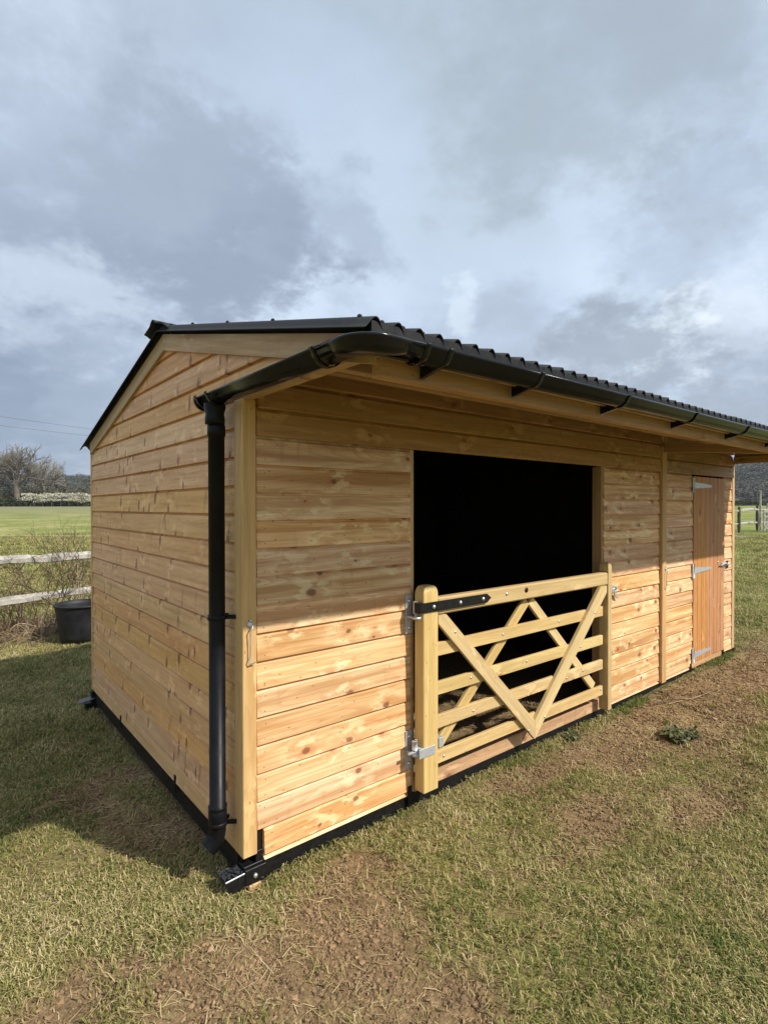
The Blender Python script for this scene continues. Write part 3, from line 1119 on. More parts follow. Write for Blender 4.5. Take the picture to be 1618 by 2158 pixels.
box('wall_lining', 0.013, 0.953, 0.013, 0.045, 0.03, 1.785, M_dark)
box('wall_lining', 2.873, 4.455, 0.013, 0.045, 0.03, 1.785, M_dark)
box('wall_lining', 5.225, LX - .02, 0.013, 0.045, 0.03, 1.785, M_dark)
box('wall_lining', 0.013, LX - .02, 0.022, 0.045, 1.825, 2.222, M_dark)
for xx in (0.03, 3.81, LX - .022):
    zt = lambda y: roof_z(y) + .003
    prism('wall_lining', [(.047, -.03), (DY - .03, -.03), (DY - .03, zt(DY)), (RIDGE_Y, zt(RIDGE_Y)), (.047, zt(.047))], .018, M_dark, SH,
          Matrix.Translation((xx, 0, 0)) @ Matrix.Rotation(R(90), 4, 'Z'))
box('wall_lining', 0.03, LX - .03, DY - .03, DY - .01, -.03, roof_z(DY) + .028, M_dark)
# left gable: timber back to the boards is the lining at x=0.012..0.03
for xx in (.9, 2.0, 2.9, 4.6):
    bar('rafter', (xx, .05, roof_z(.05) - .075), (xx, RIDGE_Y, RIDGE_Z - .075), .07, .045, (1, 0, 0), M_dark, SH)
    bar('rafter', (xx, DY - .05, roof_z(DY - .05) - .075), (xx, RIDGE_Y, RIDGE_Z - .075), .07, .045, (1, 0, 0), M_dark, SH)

# corner posts and trims (long axis up)
def upright(name, x, y, z0, z1, wx, wy, mat, normal=(0, -1, 0), b=.003, parent=SH):
    return bar(name, (x, y, z0), (x, y, z1), wx, wy, normal, mat, parent, b)


upright('corner_post', 0.0255, 0.0280, 0.042, 1.950, 0.063, 0.080, M_post)
upright('corner_post', 5.470, 0.020, -0.005, 1.955, 0.060, 0.064, M_post)
upright('corner_post', 0.010, DY - 0.005, 0.046, 1.93, 0.040, 0.034, M_post)
upright('batten', 3.825, -0.012, -0.002, 2.11, 0.078, 0.036, M_post)
upright('door_jamb', 0.945, 0.028, 0.002, 1.80, 0.030, 0.056, M_post)
upright('door_jamb', 2.8645, 0.043, 0.0, 1.80, 0.022, 0.074, M_eave)
# opening sill
bar('sill_board', (0.962, 0.022, 0.036), (2.850, 0.022, 0.036), 0.078, 0.045, (0, -1, 0), M_sill, SH)
bar('sill_board', (4.462, 0.012, 0.018), (5.236, 0.012, 0.018), 0.050, 0.03, (0, -1, 0), M_sill, SH)

# bargeboards on both slopes of the left gable, and on the right
for xx, nx_ in ((-0.012, -1), (LX + 0.012, 1)):
    yb = RIDGE_Y
    for y1 in (-0.889, 2.70):
        dz = -0.052
        p0 = (xx, yb + (0.0 if y1 < yb else 0.0), RIDGE_Z + dz)
        p1 = (xx, y1, roof_z(y1) + dz)
        # butt joint at the apex: cut square to the vertical
        h = 0.043
        s = -1 if y1 < yb else 1
        out = [(yb, RIDGE_Z + dz + h), (yb, RIDGE_Z + dz - h), (y1, roof_z(y1) + dz - h), (y1, roof_z(y1) + dz + h)]
        if y1 > yb:
            out = out[::-1]
        # local X along the slope for the grain
        ang = math.atan2(p1[2] - p0[2], p1[1] - p0[1])
        c_, s_ = math.cos(ang), math.sin(ang)
        mid = ((p0[1] + p1[1]) / 2, (p0[2] + p1[2]) / 2)
        loc = [((a_ - mid[0]) * c_ + (b_ - mid[1]) * s_, -(a_ - mid[0]) * s_ + (b_ - mid[1]) * c_) for a_, b_ in out]
        xax = Vector((0, c_, s_))
        zax = Vector((0, -s_, c_))
        yax = zax.cross(xax)
        mw = Matrix((xax, yax, zax)).transposed().to_4x4()
        mw.translation = Vector((xx - (0.011 if yax.x > 0 else -0.011), mid[0], mid[1]))
        prism('bargeboard', loc, 0.022, M_barge, SH, mw)
# overhang: tie beams at both ends, a gable cheek, eave beam and middle rafters
bar('tie_beam', (0.020, -0.852, 1.982), (0.020, -0.014, 1.982), 0.072, 0.045, (-1, 0, 0), M_eave, SH)
bar('tie_beam', (LX - .022, -0.852, 1.982), (LX - .022, -0.014, 1.982), 0.072, 0.045, (1, 0, 0), M_eave, SH)
prism('gable_cheek', [(-0.84, 2.0195), (-0.014, 2.0195), (-0.014, roof_z(0) - .055), (-0.84, roof_z(-.84) - .01)][::-1], 0.016, M_eave, SH,
      Matrix.Translation((LX - .010, 0, 0)) @ Matrix.Rotation(R(90), 4, 'Z'))
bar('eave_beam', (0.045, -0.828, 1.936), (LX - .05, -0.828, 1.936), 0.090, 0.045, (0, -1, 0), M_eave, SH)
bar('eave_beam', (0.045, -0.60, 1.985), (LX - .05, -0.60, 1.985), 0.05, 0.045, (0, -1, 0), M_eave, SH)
for xx in (3.825,):
    bar('tie_beam', (xx, -0.80, 1.93), (xx, -0.032, 2.00), 0.07, 0.045, (-1, 0, 0), M_eave, SH)
bar('purlin', (0.045, -0.30, 2.055), (LX - .05, -0.30, 2.055), 0.05, 0.045, (0, -1, 0), M_eave, SH)
bar('fascia_board', (-0.0005, -0.8815, 1.972), (LX + .0005, -0.8815, 1.972), 0.066, 0.0175, (0, -1, 0), M_eave, SH)

bar('eaves_filler', (-0.03, -0.8965, 2.010), (LX + .02, -0.8965, 2.010), 0.040, 0.010, (0, -1, 0), M_skid, SH, .001)
# ---- corrugated roof
CP = 0.0844
XR0 = -0.060
NC = 67
AMP = 0.0185
TH = 0.0035


def sheet_mesh(ncor, length, seg=10):
    nX = ncor * seg
    nL = 8
    vs, fs = [], []
    for layer in (0, 1):
        for j in range(nL + 1):
            y = length * j / nL
            for i_ in range(nX + 1):
                x = i_ / seg * CP
                cc = -math.cos(2 * math.pi * i_ / seg)
                z = AMP * (abs(cc) ** .85) * (1 if cc > 0 else -1)
                # crests broader than the valleys
                z = z if layer == 0 else z - TH
                vs.append((x, y, z))
    row = nX + 1
    base = (nL + 1) * row
    for j in range(nL):
        for i_ in range(nX):
            a_ = j * row + i_
            fs.append([a_, a_ + 1, a_ + row + 1, a_ + row])
            fs.append([base + a_, base + a_ + row, base + a_ + row + 1, base + a_ + 1])
    for i_ in range(nX):
        fs.append([i_ + 1, i_, base + i_, base + i_ + 1])
        e = nL * row
        fs.append([e + i_, e + i_ + 1, base + e + i_ + 1, base + e + i_])
    for j in range(nL):
        fs.append([j * row, (j + 1) * row, base + (j + 1) * row, base + j * row])
        fs.append([(j + 1) * row + nX, j * row + nX, base + j * row + nX, base + (j + 1) * row + nX])
    me = bpy.data.meshes.new('roof_sheet')
    me.from_pydata(vs, [], fs)
    me.materials.append(M_roof)
    me.polygons.foreach_set('use_smooth', [True] * len(me.polygons))
    return me


ang = math.atan(SLOPE)
LF = (RIDGE_Y - EAVE_F) / math.cos(ang)
LB = (EAVE_B - RIDGE_Y) / math.cos(ang)
smf, smb = sheet_mesh(12, LF), sheet_mesh(12, LB)
starts = [0, 11, 22, 33, 44, 55]
ROOFLIFT = 0.003
for k, s0 in enumerate(starts):
    x = XR0 + s0 * CP
    lift = 0.004 * (k % 2)
    mw = Matrix.Translation((x, EAVE_F, roof_z(EAVE_F) + AMP + ROOFLIFT + lift)) @ Matrix.Rotation(ang, 4, 'X')
    mesh_obj('roof_sheet', None, None, parent=SH, world=mw, me=smf)
    mw = Matrix.Translation((x + 12 * CP, EAVE_B, roof_z(EAVE_B) + AMP + ROOFLIFT + lift)) @ Matrix.Rotation(math.pi, 4, 'Z') @ Matrix.Rotation(ang, 4, 'X')
    mesh_obj('roof_sheet', None, None, parent=SH, world=mw, me=smb)
XR1 = XR0 + 67 * CP
# ridge caps: folded wings with a raised roll
def ridge_mesh(L):
    prof = [(-0.14, -0.034), (-0.09, -0.018), (-0.045, -0.004), (-0.026, 0.012), (0, 0.022), (0.026, 0.012), (0.045, -0.004), (0.09, -0.018), (0.14, -0.034)]
    vs, fs = [], []
    n = len(prof)
    nx_ = int(L / (CP / 6))
    for i_ in range(nx_ + 1):
        x = L * i_ / nx_
        for y, z in prof:
            w_ = max(0, (abs(y) - .05) / .11)
            vs.append((x, y, z + w_ * .012 * math.cos(2 * math.pi * x / CP)))
    nv = len(vs)
    vs += [(x, y, z - .004) for x, y, z in vs]
    for i_ in range(nx_):
        for k in range(n - 1):
            a_ = i_ * n + k
            fs.append([a_, a_ + n, a_ + n + 1, a_ + 1])
            fs.append([nv + a_, nv + a_ + 1, nv + a_ + n + 1, nv + a_ + n])
    for k in range(n - 1):
        fs.append([k, k + 1, nv + k + 1, nv + k])
        e = nx_ * n
        fs.append([e + k + 1, e + k, nv + e + k, nv + e + k + 1])
    for i_ in range(nx_):
        for k in (0, n - 1):
            a_ = i_ * n + k
            fs.append([a_, a_ + n, nv + a_ + n, nv + a_])
    me = bpy.data.meshes.new('ridge_cap')
    me.from_pydata(vs, [], fs)
    me.materials.append(M_roof)
    me.polygons.foreach_set('use_smooth', [True] * len(me.polygons))
    return me


rm = ridge_mesh(1.0)
for k in range(6):
    x = XR0 - .02 + k * .945
    mesh_obj('ridge_cap', None, None, parent=SH, me=rm, world=Matrix.Translation((x, RIDGE_Y, RIDGE_Z + .036 + .004 * (k % 2))))
# screws with caps on the crests
V, F = [], []
def dome(p, r, h):
    s = len(V)
    for (rr, zz) in ((1, 0), (.85, .6), (.35, 1)):
        for q in range(7):
            a_ = 2 * math.pi * q / 7
            V.append((p[0] + rr * r * math.cos(a_), p[1] + rr * r * math.sin(a_), p[2] + zz * h))
    for l_ in (0, 7):
        for q in range(7):
            q2 = (q + 1) % 7
            F.append([s + l_ + q, s + l_ + q2, s + l_ + 7 + q2, s + l_ + 7 + q])
    F.append([s + 14 + q for q in range(7)])


for y in (-0.83, -0.30, 0.10, 0.50, 0.80, 1.20, 2.0, 2.80):
    for c in range(67):
        if c % 2 == 0 or y < -.8:
            dome((XR0 + (c + .5) * CP, y, roof_z(y) + AMP * 2 + ROOFLIFT + .001), .0080, .007)
o = mesh_obj('roof_screws', V, F, M_roof, SH, smooth=True)
o['kind'] = 'stuff'

# ---- gutters
GR = 0.043


def gutter_path(name, pts, parent, r=GR, mat=None, seg=12, lip=.006):
    """half round channel swept along a horizontal path with mitred turns"""
    pts = [Vector(p) for p in pts]
    n = len(pts)
    prof = []
    for k in range(seg + 1):
        a_ = math.pi + math.pi * k / seg
        prof.append((r * math.cos(a_), r * math.sin(a_) * .98))
    prof = [(-r - lip * .2, 0.004), (-r - lip, 0.0), (-r - lip * .6, -.006)] + prof[1:-1] + [(r + lip * .6, -.006), (r + lip, 0.0), (r + lip * .2, .004)]
    inner = [(x * (1 - .0035 / r), z + .003 if abs(x) < r * .97 else z) for x, z in prof[::-1]]
    ring = prof + inner
    m_ = len(ring)
    vs, fs = [], []
    for i_, p in enumerate(pts):
        d0 = (pts[i_] - pts[i_ - 1]).normalized() if i_ > 0 else None
        d1 = (pts[i_ + 1] - pts[i_]).normalized() if i_ < n - 1 else None
        if d0 is None:
            t_, sc = d1, 1
        elif d1 is None:
            t_, sc = d0, 1
        else:
            t_ = (d0 + d1).normalized()
            sc = 1 / max(.3, t_.dot(d0))
        sd = Vector((t_.y, -t_.x, 0)).normalized()
        for x, z in ring:
            vs.append(p + sd * x * sc + Vector((0, 0, z)))
    for i_ in range(n - 1):
        for k in range(m_):
            k2 = (k + 1) % m_
            fs.append([i_ * m_ + k, i_ * m_ + k2, (i_ + 1) * m_ + k2, (i_ + 1) * m_ + k])
    fs.append(list(range(m_))[::-1])
    fs.append(list(range((n - 1) * m_, n * m_)))
    return mesh_obj(name, vs, fs, mat or M_black, parent, None, True)


GZ = 1.964
GY = -0.942
GX = -0.086
g_front = gutter_path('gutter', [(0.10, GY, GZ), (1.5, GY, GZ + .006), (3.6, GY, GZ + .012), (XR1 + .02, GY, GZ + .016)], SH)
g_side = gutter_path('gutter', [(GX, 0.172, GZ - .004), (GX, -0.77, GZ)], SH)
# swept elbow between them
cx0, cy0, rr = GX + .055, GY + .055, .055
elb = [(GX, -0.77, GZ)] + [(cx0 - rr * math.cos(a_), cy0 - rr * math.sin(a_), GZ) for a_ in [R(15 * q) for q in range(0, 7)]] + [(0.10, GY, GZ)]
gutter_path('gutter_corner', [(x, y, z - .0005) for x, y, z in elb], SH, r=GR + .002)


def ring_clip(p, d, r, w, parent, name, lip=True):
    d = Vector(d).normalized()
    return gutter_path(name, [Vector(p) - d * w / 2, Vector(p) + d * w / 2], parent, r=r, lip=.008)


for yy, w_ in ((-0.76, .022), (0.145, .018), (0.035, .018)):
    ring_clip((GX, yy, GZ - .001), (0, -1, 0), GR + .009, w_, g_side, 'gutter_joint')
ring_clip((0.105, GY, GZ), (1, 0, 0), GR + .009, .022, g_front, 'gutter_joint')
# stop end: half disc
prof = [(-GR - .008, .002)] + [((GR + .008) * math.cos(math.pi + math.pi * k / 14), (GR + .008) * math.sin(math.pi + math.pi * k / 14)) for k in range(15)] + [(GR + .008, .002)]
prism('stop_end', prof, .012, M_black, g_side, Matrix.Translation((GX, 0.170, GZ - .004)))
prism('stop_end', prof, .012, M_black, g_front, Matrix.Translation((XR1 + .016, GY, GZ + .016)) @ Matrix.Rotation(R(90), 4, 'Z'))
# bracket arms under the front gutter
for xx in (0.20, 0.66, 1.28, 1.98, 2.72, 3.45, 4.2, 4.95, 5.45):
    b_ = ring_clip((xx, GY, GZ + .002 + .0028 * xx), (1, 0, 0), GR + .006, .020, g_front, 'gutter_bracket')
    out = []
    for k in range(9):
        a_ = R(180 + 90 + 80 * k / 8)
        out.append(((GR + .004) * math.cos(a_) + GY * 0, (GR + .004) * math.sin(a_)))
    out += [(GR + .036, -.01), (GR + .036, -.066), (GR + .022, -.062)]
    prism('bracket_arm', out, .016, M_black, b_, Matrix.Translation((xx + .008, GY, GZ + .002 + .0028 * xx)) @ Matrix.Rotation(R(90), 4, 'Z'))
# gutter outlet + downpipe
PX, PY = -0.072, 0.092
lathe('gutter_outlet', [(0.030, -.012), (.040, -.012), (.0405, .012), (.0375, .03), (.044, .055), (.044, .072)], M_pipe, g_side, Matrix.Translation((PX - .006, PY, 1.858)), 24)
dp = tubes('downpipe', [([(PX, PY, .235), (PX, PY, 1.868)], .0335)], M_pipe, SH, 24)
lathe('pipe_socket', [(.0335, 0), (.037, .001), (.037, .045), (.0335, .047)], M_pipe, dp, Matrix.Translation((PX, PY, 1.795)), 24)


def pipe_clip(z):
    c = lathe('pipe_clip', [(.034, 0), (.0385, .001), (.0385, .020), (.034, .021)], M_pipe, dp, Matrix.Translation((PX, PY, z)), 24)
    bar('clip_arm', (PX + .030, PY - .012, z + .010), (-0.006, 0.052, z + .010), .018, .012, (0, -1, 0), M_pipe, dp)
    bar('clip_lug', (PX + .030, PY + .02, z + .010), (PX + .060, PY + .02, z + .010), .018, .012, (0, -1, 0), M_pipe, dp)


pipe_clip(1.03)
pipe_clip(.165)
lathe('pipe_socket', [(.034, 0), (.038, .002), (.038, .058), (.0365, .060), (.0365, .066), (.0385, .070), (.0385, .078), (.034, .08)], M_pipe, dp, Matrix.Translation((PX, PY, .172)), 24)
# shoe turned outwards
pts = [(PX, PY, .19), (PX, PY, .145), (PX - .006, PY + .001, .118), (PX - .022, PY + .004, .095), (PX - .040, PY + .006, .080)]
sv, sf = tube_arrays([(pts, [.034, .034, .036, .037, .038])], 22)
sv2, sf2 = tube_arrays([(pts[::-1], [.0345, .0335, .0325, .031, .031])], 22)
o = mesh_obj('downpipe_shoe', np.concatenate([sv, sv2]).tolist(), np.concatenate([sf, sf2 + len(sv)]).tolist() + [[22 * 4 + q, 22 * 4 + (q + 1) % 22, len(sv) + (q + 1) % 22, len(sv) + q] for q in range(0)], M_pipe, dp, None, True)

# ---- skids, drag plates, fixing tabs
def skid(y0, y1, x0, x1, z0, z1):
    return box('skid_rail', x0, x1, y0, y1, z0, z1, M_skid)


skf = skid(0.004, 0.060, 0.004, LX - .01, -0.085, -0.004)
box('skid_rail', 0.004, 0.055, 0.064, DY - .05, -.055, 0.044, M_skid)
skb = skid(DY - .046, DY + .010, -0.02, LX, -0.095, 0.040)
# front corner bracket: plate bent round the front of the skid
box('corner_plate', 0.004, 0.098, -0.010, 0.003, -0.078, -0.012, M_skid, skf)
box('corner_plate', 0.058, 0.090, 0.004, 0.02, -0.002, 0.044, M_skid, skf)
bolt('corner_bolt', (0.048, -0.011, -0.045), (0, -1, 0), .0105, M_zinc, skf, .009)
# upturned tow end at the left of the front skid (open channel holding black chippings)
tow = prism('tow_end', [(-0.085, -0.030), (-0.055, -0.084), (0.003, -0.084), (0.003, -0.020), (-0.085, -0.024)][::-1], .072, M_skid, skf, Matrix.Translation((0, -0.006, 0)))
V, F = [], []
rng = np.random.default_rng(4)
for k in range(150):
    c = np.array([rng.uniform(-.086, -.004), rng.uniform(-.004, .064), -.021 + rng.uniform(-.001, .009)])
    s = rng.uniform(.003, .006)
    q = len(V)
    for d_ in ((1, 0, 0), (-1, 0, 0), (0, 1, 0), (0, -1, 0), (0, 0, 1), (0, 0, -1)):
        V.append(tuple(c + np.array(d_) * s * rng.uniform(.6, 1.2) + rng.normal(size=3) * .001))
    for f_ in ((0, 2, 4), (2, 1, 4), (1, 3, 4), (3, 0, 4), (2, 0, 5), (1, 2, 5), (3, 1, 5), (0, 3, 5)):
        F.append([q + e for e in f_])
M_chip = simple('wet_black_chippings', (0.02, 0.02, 0.022), 0.16, spec=0.8, nscale=200, col2=(.05, .05, .055))
o = mesh_obj('chippings', V, F, M_chip, skf)
o['kind'] = 'stuff'
bar('tow_edge', (-0.083, -0.009, -0.024), (0.001, -0.009, -0.019), .006, .004, (0, -1, 0), M_galv, skf, .001)
# back left drag plate
bar('drag_plate', (-0.105, DY - .02, -0.032), (0.0, DY - .02, -0.012), .085, .008, (0, 0, 1), M_steel, skb)
box('skid_end', -0.065, -0.022, DY - .044, DY + .008, -.092, -.05, M_skid, skb)
for yy in (1.879, 0.803):
    box('fixing_tab', -0.0125, -0.006, yy - .012, yy + .012, 0.0, 0.088, M_skid)
for xx in (0.921, 4.418, 5.195):
    box('fixing_tab', xx - .014, xx + .014, -0.014, -0.0065, -0.06, 0.048, M_skid)
box('fixing_tab', 5.44, 5.475, -.024, -.016, -.03, .03, M_skid)


# ---- cabin hooks (galvanised) on post and batten
def cabin_hook(x, y, z, L=.155):
    h = tubes('cabin_hook', [([(x + .012, y - .008, z), (x + .006, y - .018, z - .006), (x - .002, y - .016, z - .020), (x - .001, y - .012, z - .06), (x, y - .010, z - L + .025), (x - .008, y - .010, z - L + .008), (x - .004, y - .012, z - L), (x + .022, y - .014, z - L + .004)], .0032)], M_galv, SH, 8)
    bolt('hook_plate', (x + .004, y, z + .006), (0, -1, 0), .013, M_galv, h, .008)
    bolt('hook_screw', (x + .004, y - .006, z + .022), (0, -1, 0), .005, M_zinc, h)
    return h


cabin_hook(0.022, -0.0145, 1.008)
cabin_hook(3.835, -0.032, 0.965)

# ---- tack room door of tongue and groove boards
DO = mesh_obj('door', [(0, 0, 0), (.001, 0, 0), (0, 0, .001)], [[0, 1, 2]], M_door, SH, Matrix.Translation((4.85, .0165, .9))) if False else None
dx0, dx1, dz0, dz1 = 4.468, 5.222, 0.048, 1.785
v, f = bevel_box(dx1 - dx0 - .004, .018, dz1 - dz0 - .004, .002)
DO = mesh_obj('door', v, f, M_door, SH, Matrix.Translation(((dx0 + dx1) / 2, .012, (dz0 + dz1) / 2)))
npl = 8
w_ = (dx1 - dx0) / npl
for k in range(npl):
    x = dx0 + w_ * (k + .5)
    for off in (-.25, .25):
        pass
    bar('plank', (x, -.0045, dz0), (x, -.0045, dz1), w_ - .0035, .013, (0, -1, 0), M_door, DO, .004)


def t_hinge(z, xh=4.455):
    h = box('strap_hinge', xh - .020, xh + .008, -.018, -.0125, z - .068, z + .068, M_galv, DO, .001)
    prism('hinge_strap', [(xh + .012, z + .030), (xh + .012, z - .030), (xh + .40, z - .012), (xh + .425, z + .0), (xh + .40, z + .012)][::-1], .004, M_galv, h, Matrix.Translation((0, -.018, 0)))
    tubes('hinge_knuckle', [([(xh + .010, -.018, z - .066), (xh + .010, -.018, z + .066)], .006)], M_galv, h, 8)
    for zz in (-.045, .045):
        bolt('hinge_screw', (xh - .008, -.018, z + zz), (0, -1, 0), .005, M_zinc, h)


for z in (1.70, .905, .118):
    t_hinge(z)
# bolt latch
lt = box('bolt_latch', 5.135, 5.285, -.020, -.0135, .895, .935, M_galv, DO, .001)
tubes('latch_bar', [([(5.075, -.028, .917), (5.31, -.028, .917)], .007)], M_galv, lt, 8)
tubes('latch_knob', [([(5.16, -.028, .917), (5.16, -.055, .925), (5.165, -.06, .945)], .006)], M_galv, lt, 8)
for xx in (5.15, 5.20, 5.27):
    tubes('latch_staple', [([(xx, -.018, .90), (xx, -.034, .905), (xx, -.038, .917), (xx, -.034, .93), (xx, -.018, .935)], .004)], M_galv, lt, 6)
box('hasp_plate', 5.262, 5.300, -.022, -.014, .875, .95, M_skid, lt, .001)
bolt('ring_screw', (5.05, -.0115, .950), (0, -1, 0), .011, M_zinc, lt)

# ------------------------------------------------------------------ field gate
GT = mkempty('field_gate', (0.99, -0.065, 0.03), 'pale timber five bar gate with V brace hung across the shelter opening', 'gate')
# hanging post with rounded top
def rounded_post(name, x0, x1, y0, y1, z0, z1, mat, parent):
    cx_, cy_ = (x0 + x1) / 2, (y0 + y1) / 2
    L = z1 - z0
    w, tt = x1 - x0, y1 - y0
    rings = [(0, 0.0), (1, 0.0)]
    secs = [(-L / 2, .90), (-L / 2 + .004, 1.0), (L / 2 - .045, 1.0), (L / 2 - .028, .95), (L / 2 - .014, .84), (L / 2 - .004, .66), (L / 2, .45)]
    vs, fs = [], []
    for x, s in secs:
        c = .10
        hw, ht = w / 2 * s, tt / 2 * (s * .5 + .5 if x > 0 else s)
        for a_, b_ in ((-1, -1 + c), (-1 + c, -1), (1 - c, -1), (1, -1 + c), (1, 1 - c), (1 - c, 1), (-1 + c, 1), (-1, 1 - c)):
            vs.append((x, b_ * ht, a_ * hw))
    n = 8
    for i_ in range(len(secs) - 1):
        for k in range(n):
            k2 = (k + 1) % n
            fs.append([i_ * n + k, i_ * n + k2, (i_ + 1) * n + k2, (i_ + 1) * n + k])
    fs.append(list(range(n))[::-1])
    fs.append(list(range(len(vs) - n, len(vs))))
    return mesh_obj(name, vs, fs, mat, parent, frame((cx_, cy_, z0), (cx_, cy_, z1), (0, -1, 0)))


YG = -0.075
rounded_post('hanging_stile', 0.936, 1.040, -0.100, -0.030, 0.033, 1.095, M_gate, GT)
rounded_post('closing_stile', 2.762, 2.812, -0.100, -0.028, 0.030, 1.100, M_gate, GT)
rails = [(0.937, 1.027, 0.055), (0.714, 0.785, .024), (0.508, 0.577, .024), (0.331, 0.400, .024), (0.144, 0.212, .024)]
for k, (za, zb_, th_) in enumerate(rails):
    zc = (za + zb_) / 2
    if k == 0:
        bar('top_rail', (1.042, -.0665, zc), (2.775, -.0665, zc), zb_ - za, th_, (0, -1, 0), M_gate, GT, .008)
    else:
        bar('rail', (1.038, -.063, zc), (2.735, -.063, zc), zb_ - za, th_, (0, -1, 0), M_gate, GT, .003)


def brace(a, b_, y, w=.062, th_=.022):
    return bar('brace', (a[0], y, a[1]), (b_[0], y, b_[1]), w, th_, (0, -1, 0), M_gate, GT, .003)


def shaped_brace(a, b_, poly, y, th_=.022):
    # poly in world (x, z); grain runs from a to b_
    mw = frame((a[0], y, a[1]), (b_[0], y, b_[1]), (0, -1, 0))
    inv = mw.inverted()
    out = [(inv @ Vector((x, y, z))) for x, z in poly]
    out = [(q.x, q.z) for q in out]
    area = sum(out[i_ - 1][0] * out[i_][1] - out[i_][0] * out[i_ - 1][1] for i_ in range(len(out)))
    if area < 0:
        out = out[::-1]
    return prism('brace', out, th_, M_gate, GT, mw)


shaped_brace((1.08, .91), (1.88, .11), [(1.044, .934), (1.103, .934), (1.8845, .176), (1.8845, .062), (1.044, .892)][::1], -.0975)
shaped_brace((2.71, .92), (1.89, .11), [(2.661, .934), (2.745, .934), (2.745, .884), (1.982, .156), (1.8865, .062), (1.8865, .180)], -.0975)
brace((1.872, .915), (1.105, .235), -.0385)
brace((1.905, .915), (2.655, .215), -.0395)
# pointed foot where the front braces meet
for (x, z) in ((1.17, .83), (1.395, .545 + .05), (1.50, .47), (1.675, .275 + .01), (1.825, .13), (2.585, .76), (2.40, .55), (2.235, .37), (1.985, .175), (2.705, .19), (1.105, .175), (1.34, .36), (1.60, .75), (2.18, .75), (1.32, .55), (1.83, .55), (2.47, .37)):
    bolt('coach_bolt', (x, -.0985 if False else -.0975, z) if (x, z) in ((1.17, .83), (1.395, .595), (1.675, .285), (1.825, .13), (2.585, .76), (2.40, .55), (2.235, .37), (1.985, .175)) else (x, -.0755, z), (0, -1, 0), .0075, M_zinc, GT, .005)
# two bolt heads on the top rail
lathe('coach_bolt', [(.016, 0), (.016, .002), (.004, .003)], M_skid, GT, Matrix.Translation((1.80, -.095, .995)) @ Matrix.Rotation(R(90), 4, 'X'), 12)
bolt('coach_bolt', (1.61, -.095, .99), (0, -1, 0), .010, M_zinc, GT, .006)

# upper band hinge: black strap on the gate, galvanised plate and pin on the wall
st = prism('band_hinge', [(0.905, 1.012), (0.905, .962), (1.42, .962), (1.455, .987), (1.42, 1.012)][::-1], .006, M_skid, GT, Matrix.Translation((0, -.1075, 0)))
box('hinge_return', .900, .934, -.106, -.060, .962, 1.012, M_skid, st, .002)
for xx in (1.00, 1.20, 1.385):
    bolt('coach_bolt', (xx, -.1075, .987), (0, -1, 0), .011, M_zinc, st, .008)
tubes('hinge_eye', [([(.912, -.064, .955), (.912, -.064, 1.017)], .013)], M_galv, st, 14)
# lower hook band
lb = box('hook_band', .900, 1.012, -.1065, -.1025, .225, .272, M_galv, GT, .001)
box('hook_band', 1.042, 1.075, -.104, -.060, .245, .295, M_galv, lb, .001)
box('band_side', .918, .932, -.101, -.040, .225, .272, M_galv, lb, .001)
tubes('hinge_eye', [([(.905, -.066, .262), (.905, -.066, .305)], .015)], M_galv, lb, 14)
tubes('adjuster', [([(.862, -.066, .250), (.95, -.066, .250)], .007)], M_galv, lb, 10)


def wall_plate(z0, z1, zp):
    h = box('gate_hinge_plate', .892, .936, -.0115, -.0055, z0, z1, M_galv, SH, .001)
    box('pin_bracket', .896, .932, -.075, -.012, zp - .005, zp + .005, M_galv, h, .001)
    lathe('pin_bracket', [(.0005, -.006), (.024, -.006), (.024, .006), (.0005, .006)], M_galv, h, Matrix.Translation((.914, -.070, zp)), 16)
    tubes('hinge_pin', [([(.914, -.066, zp), (.914, -.066, zp + .075)], .008)], M_galv, h, 10)
    for zz in (z0 + .03, z1 - .03):
        bolt('coach_bolt', (.914, -.0115, zz), (0, -1, 0), .010, M_zinc, h, .009)


wall_plate(.845, 1.045, .935)
wall_plate(.140, .340, .235)
# gravity latch on the wall right of the gate
lp = prism('gate_latch', [(2.835, .905), (2.835, .850), (2.875, .845), (2.93, .868), (2.945, .882), (2.93, .892), (2.875, .905)], .006, M_galv, SH, Matrix.Translation((0.125, -.0125, 0)))
prism('latch_tongue', [(2.86, .862), (2.87, .825), (2.925, .800), (2.905, .835)], .012, M_galv, lp, Matrix.Translation((0.125, -.030, 0)))
bolt('latch_bolt', (3.02, -.019, .880), (0, -1, 0), .009, M_skid, lp)
bolt('latch_bolt', (2.99, -.019, .880), (0, -1, 0), .008, M_skid, lp)
tubes('latch_bar', [([(2.88, -.045, .882), (2.99, -.025, .882)], .007)], M_galv, lp, 8)

# timber packing block under the skid
o = bar('timber_block', (0.020, .012, -.100), (0.074, .012, -.100), .04, .05, (0, -1, 0), M_block, None)
tag(o, 'small orange timber block packed under the black skid at the near corner', 'block')

# ------------------------------------------------------------------ tub
p = at_view(-0.548, 6.7)
zt = gz(p.x, p.y)
o = lathe('plastic_tub', [(0.001, .02), (.20, .02), (.235, .03), (.255, .10), (.300, .435), (.302, .455), (.318, .462), (.322, .474), (.315, .482), (.298, .48), (.288, .43), (.245, .06), (.225, .05), (.001, .045)], M_tub, None, Matrix.Translation((p.x, p.y, zt - .02)), 48)
tag(o, 'large round black rubber tub standing on the grass behind the stable corner', 'tub')


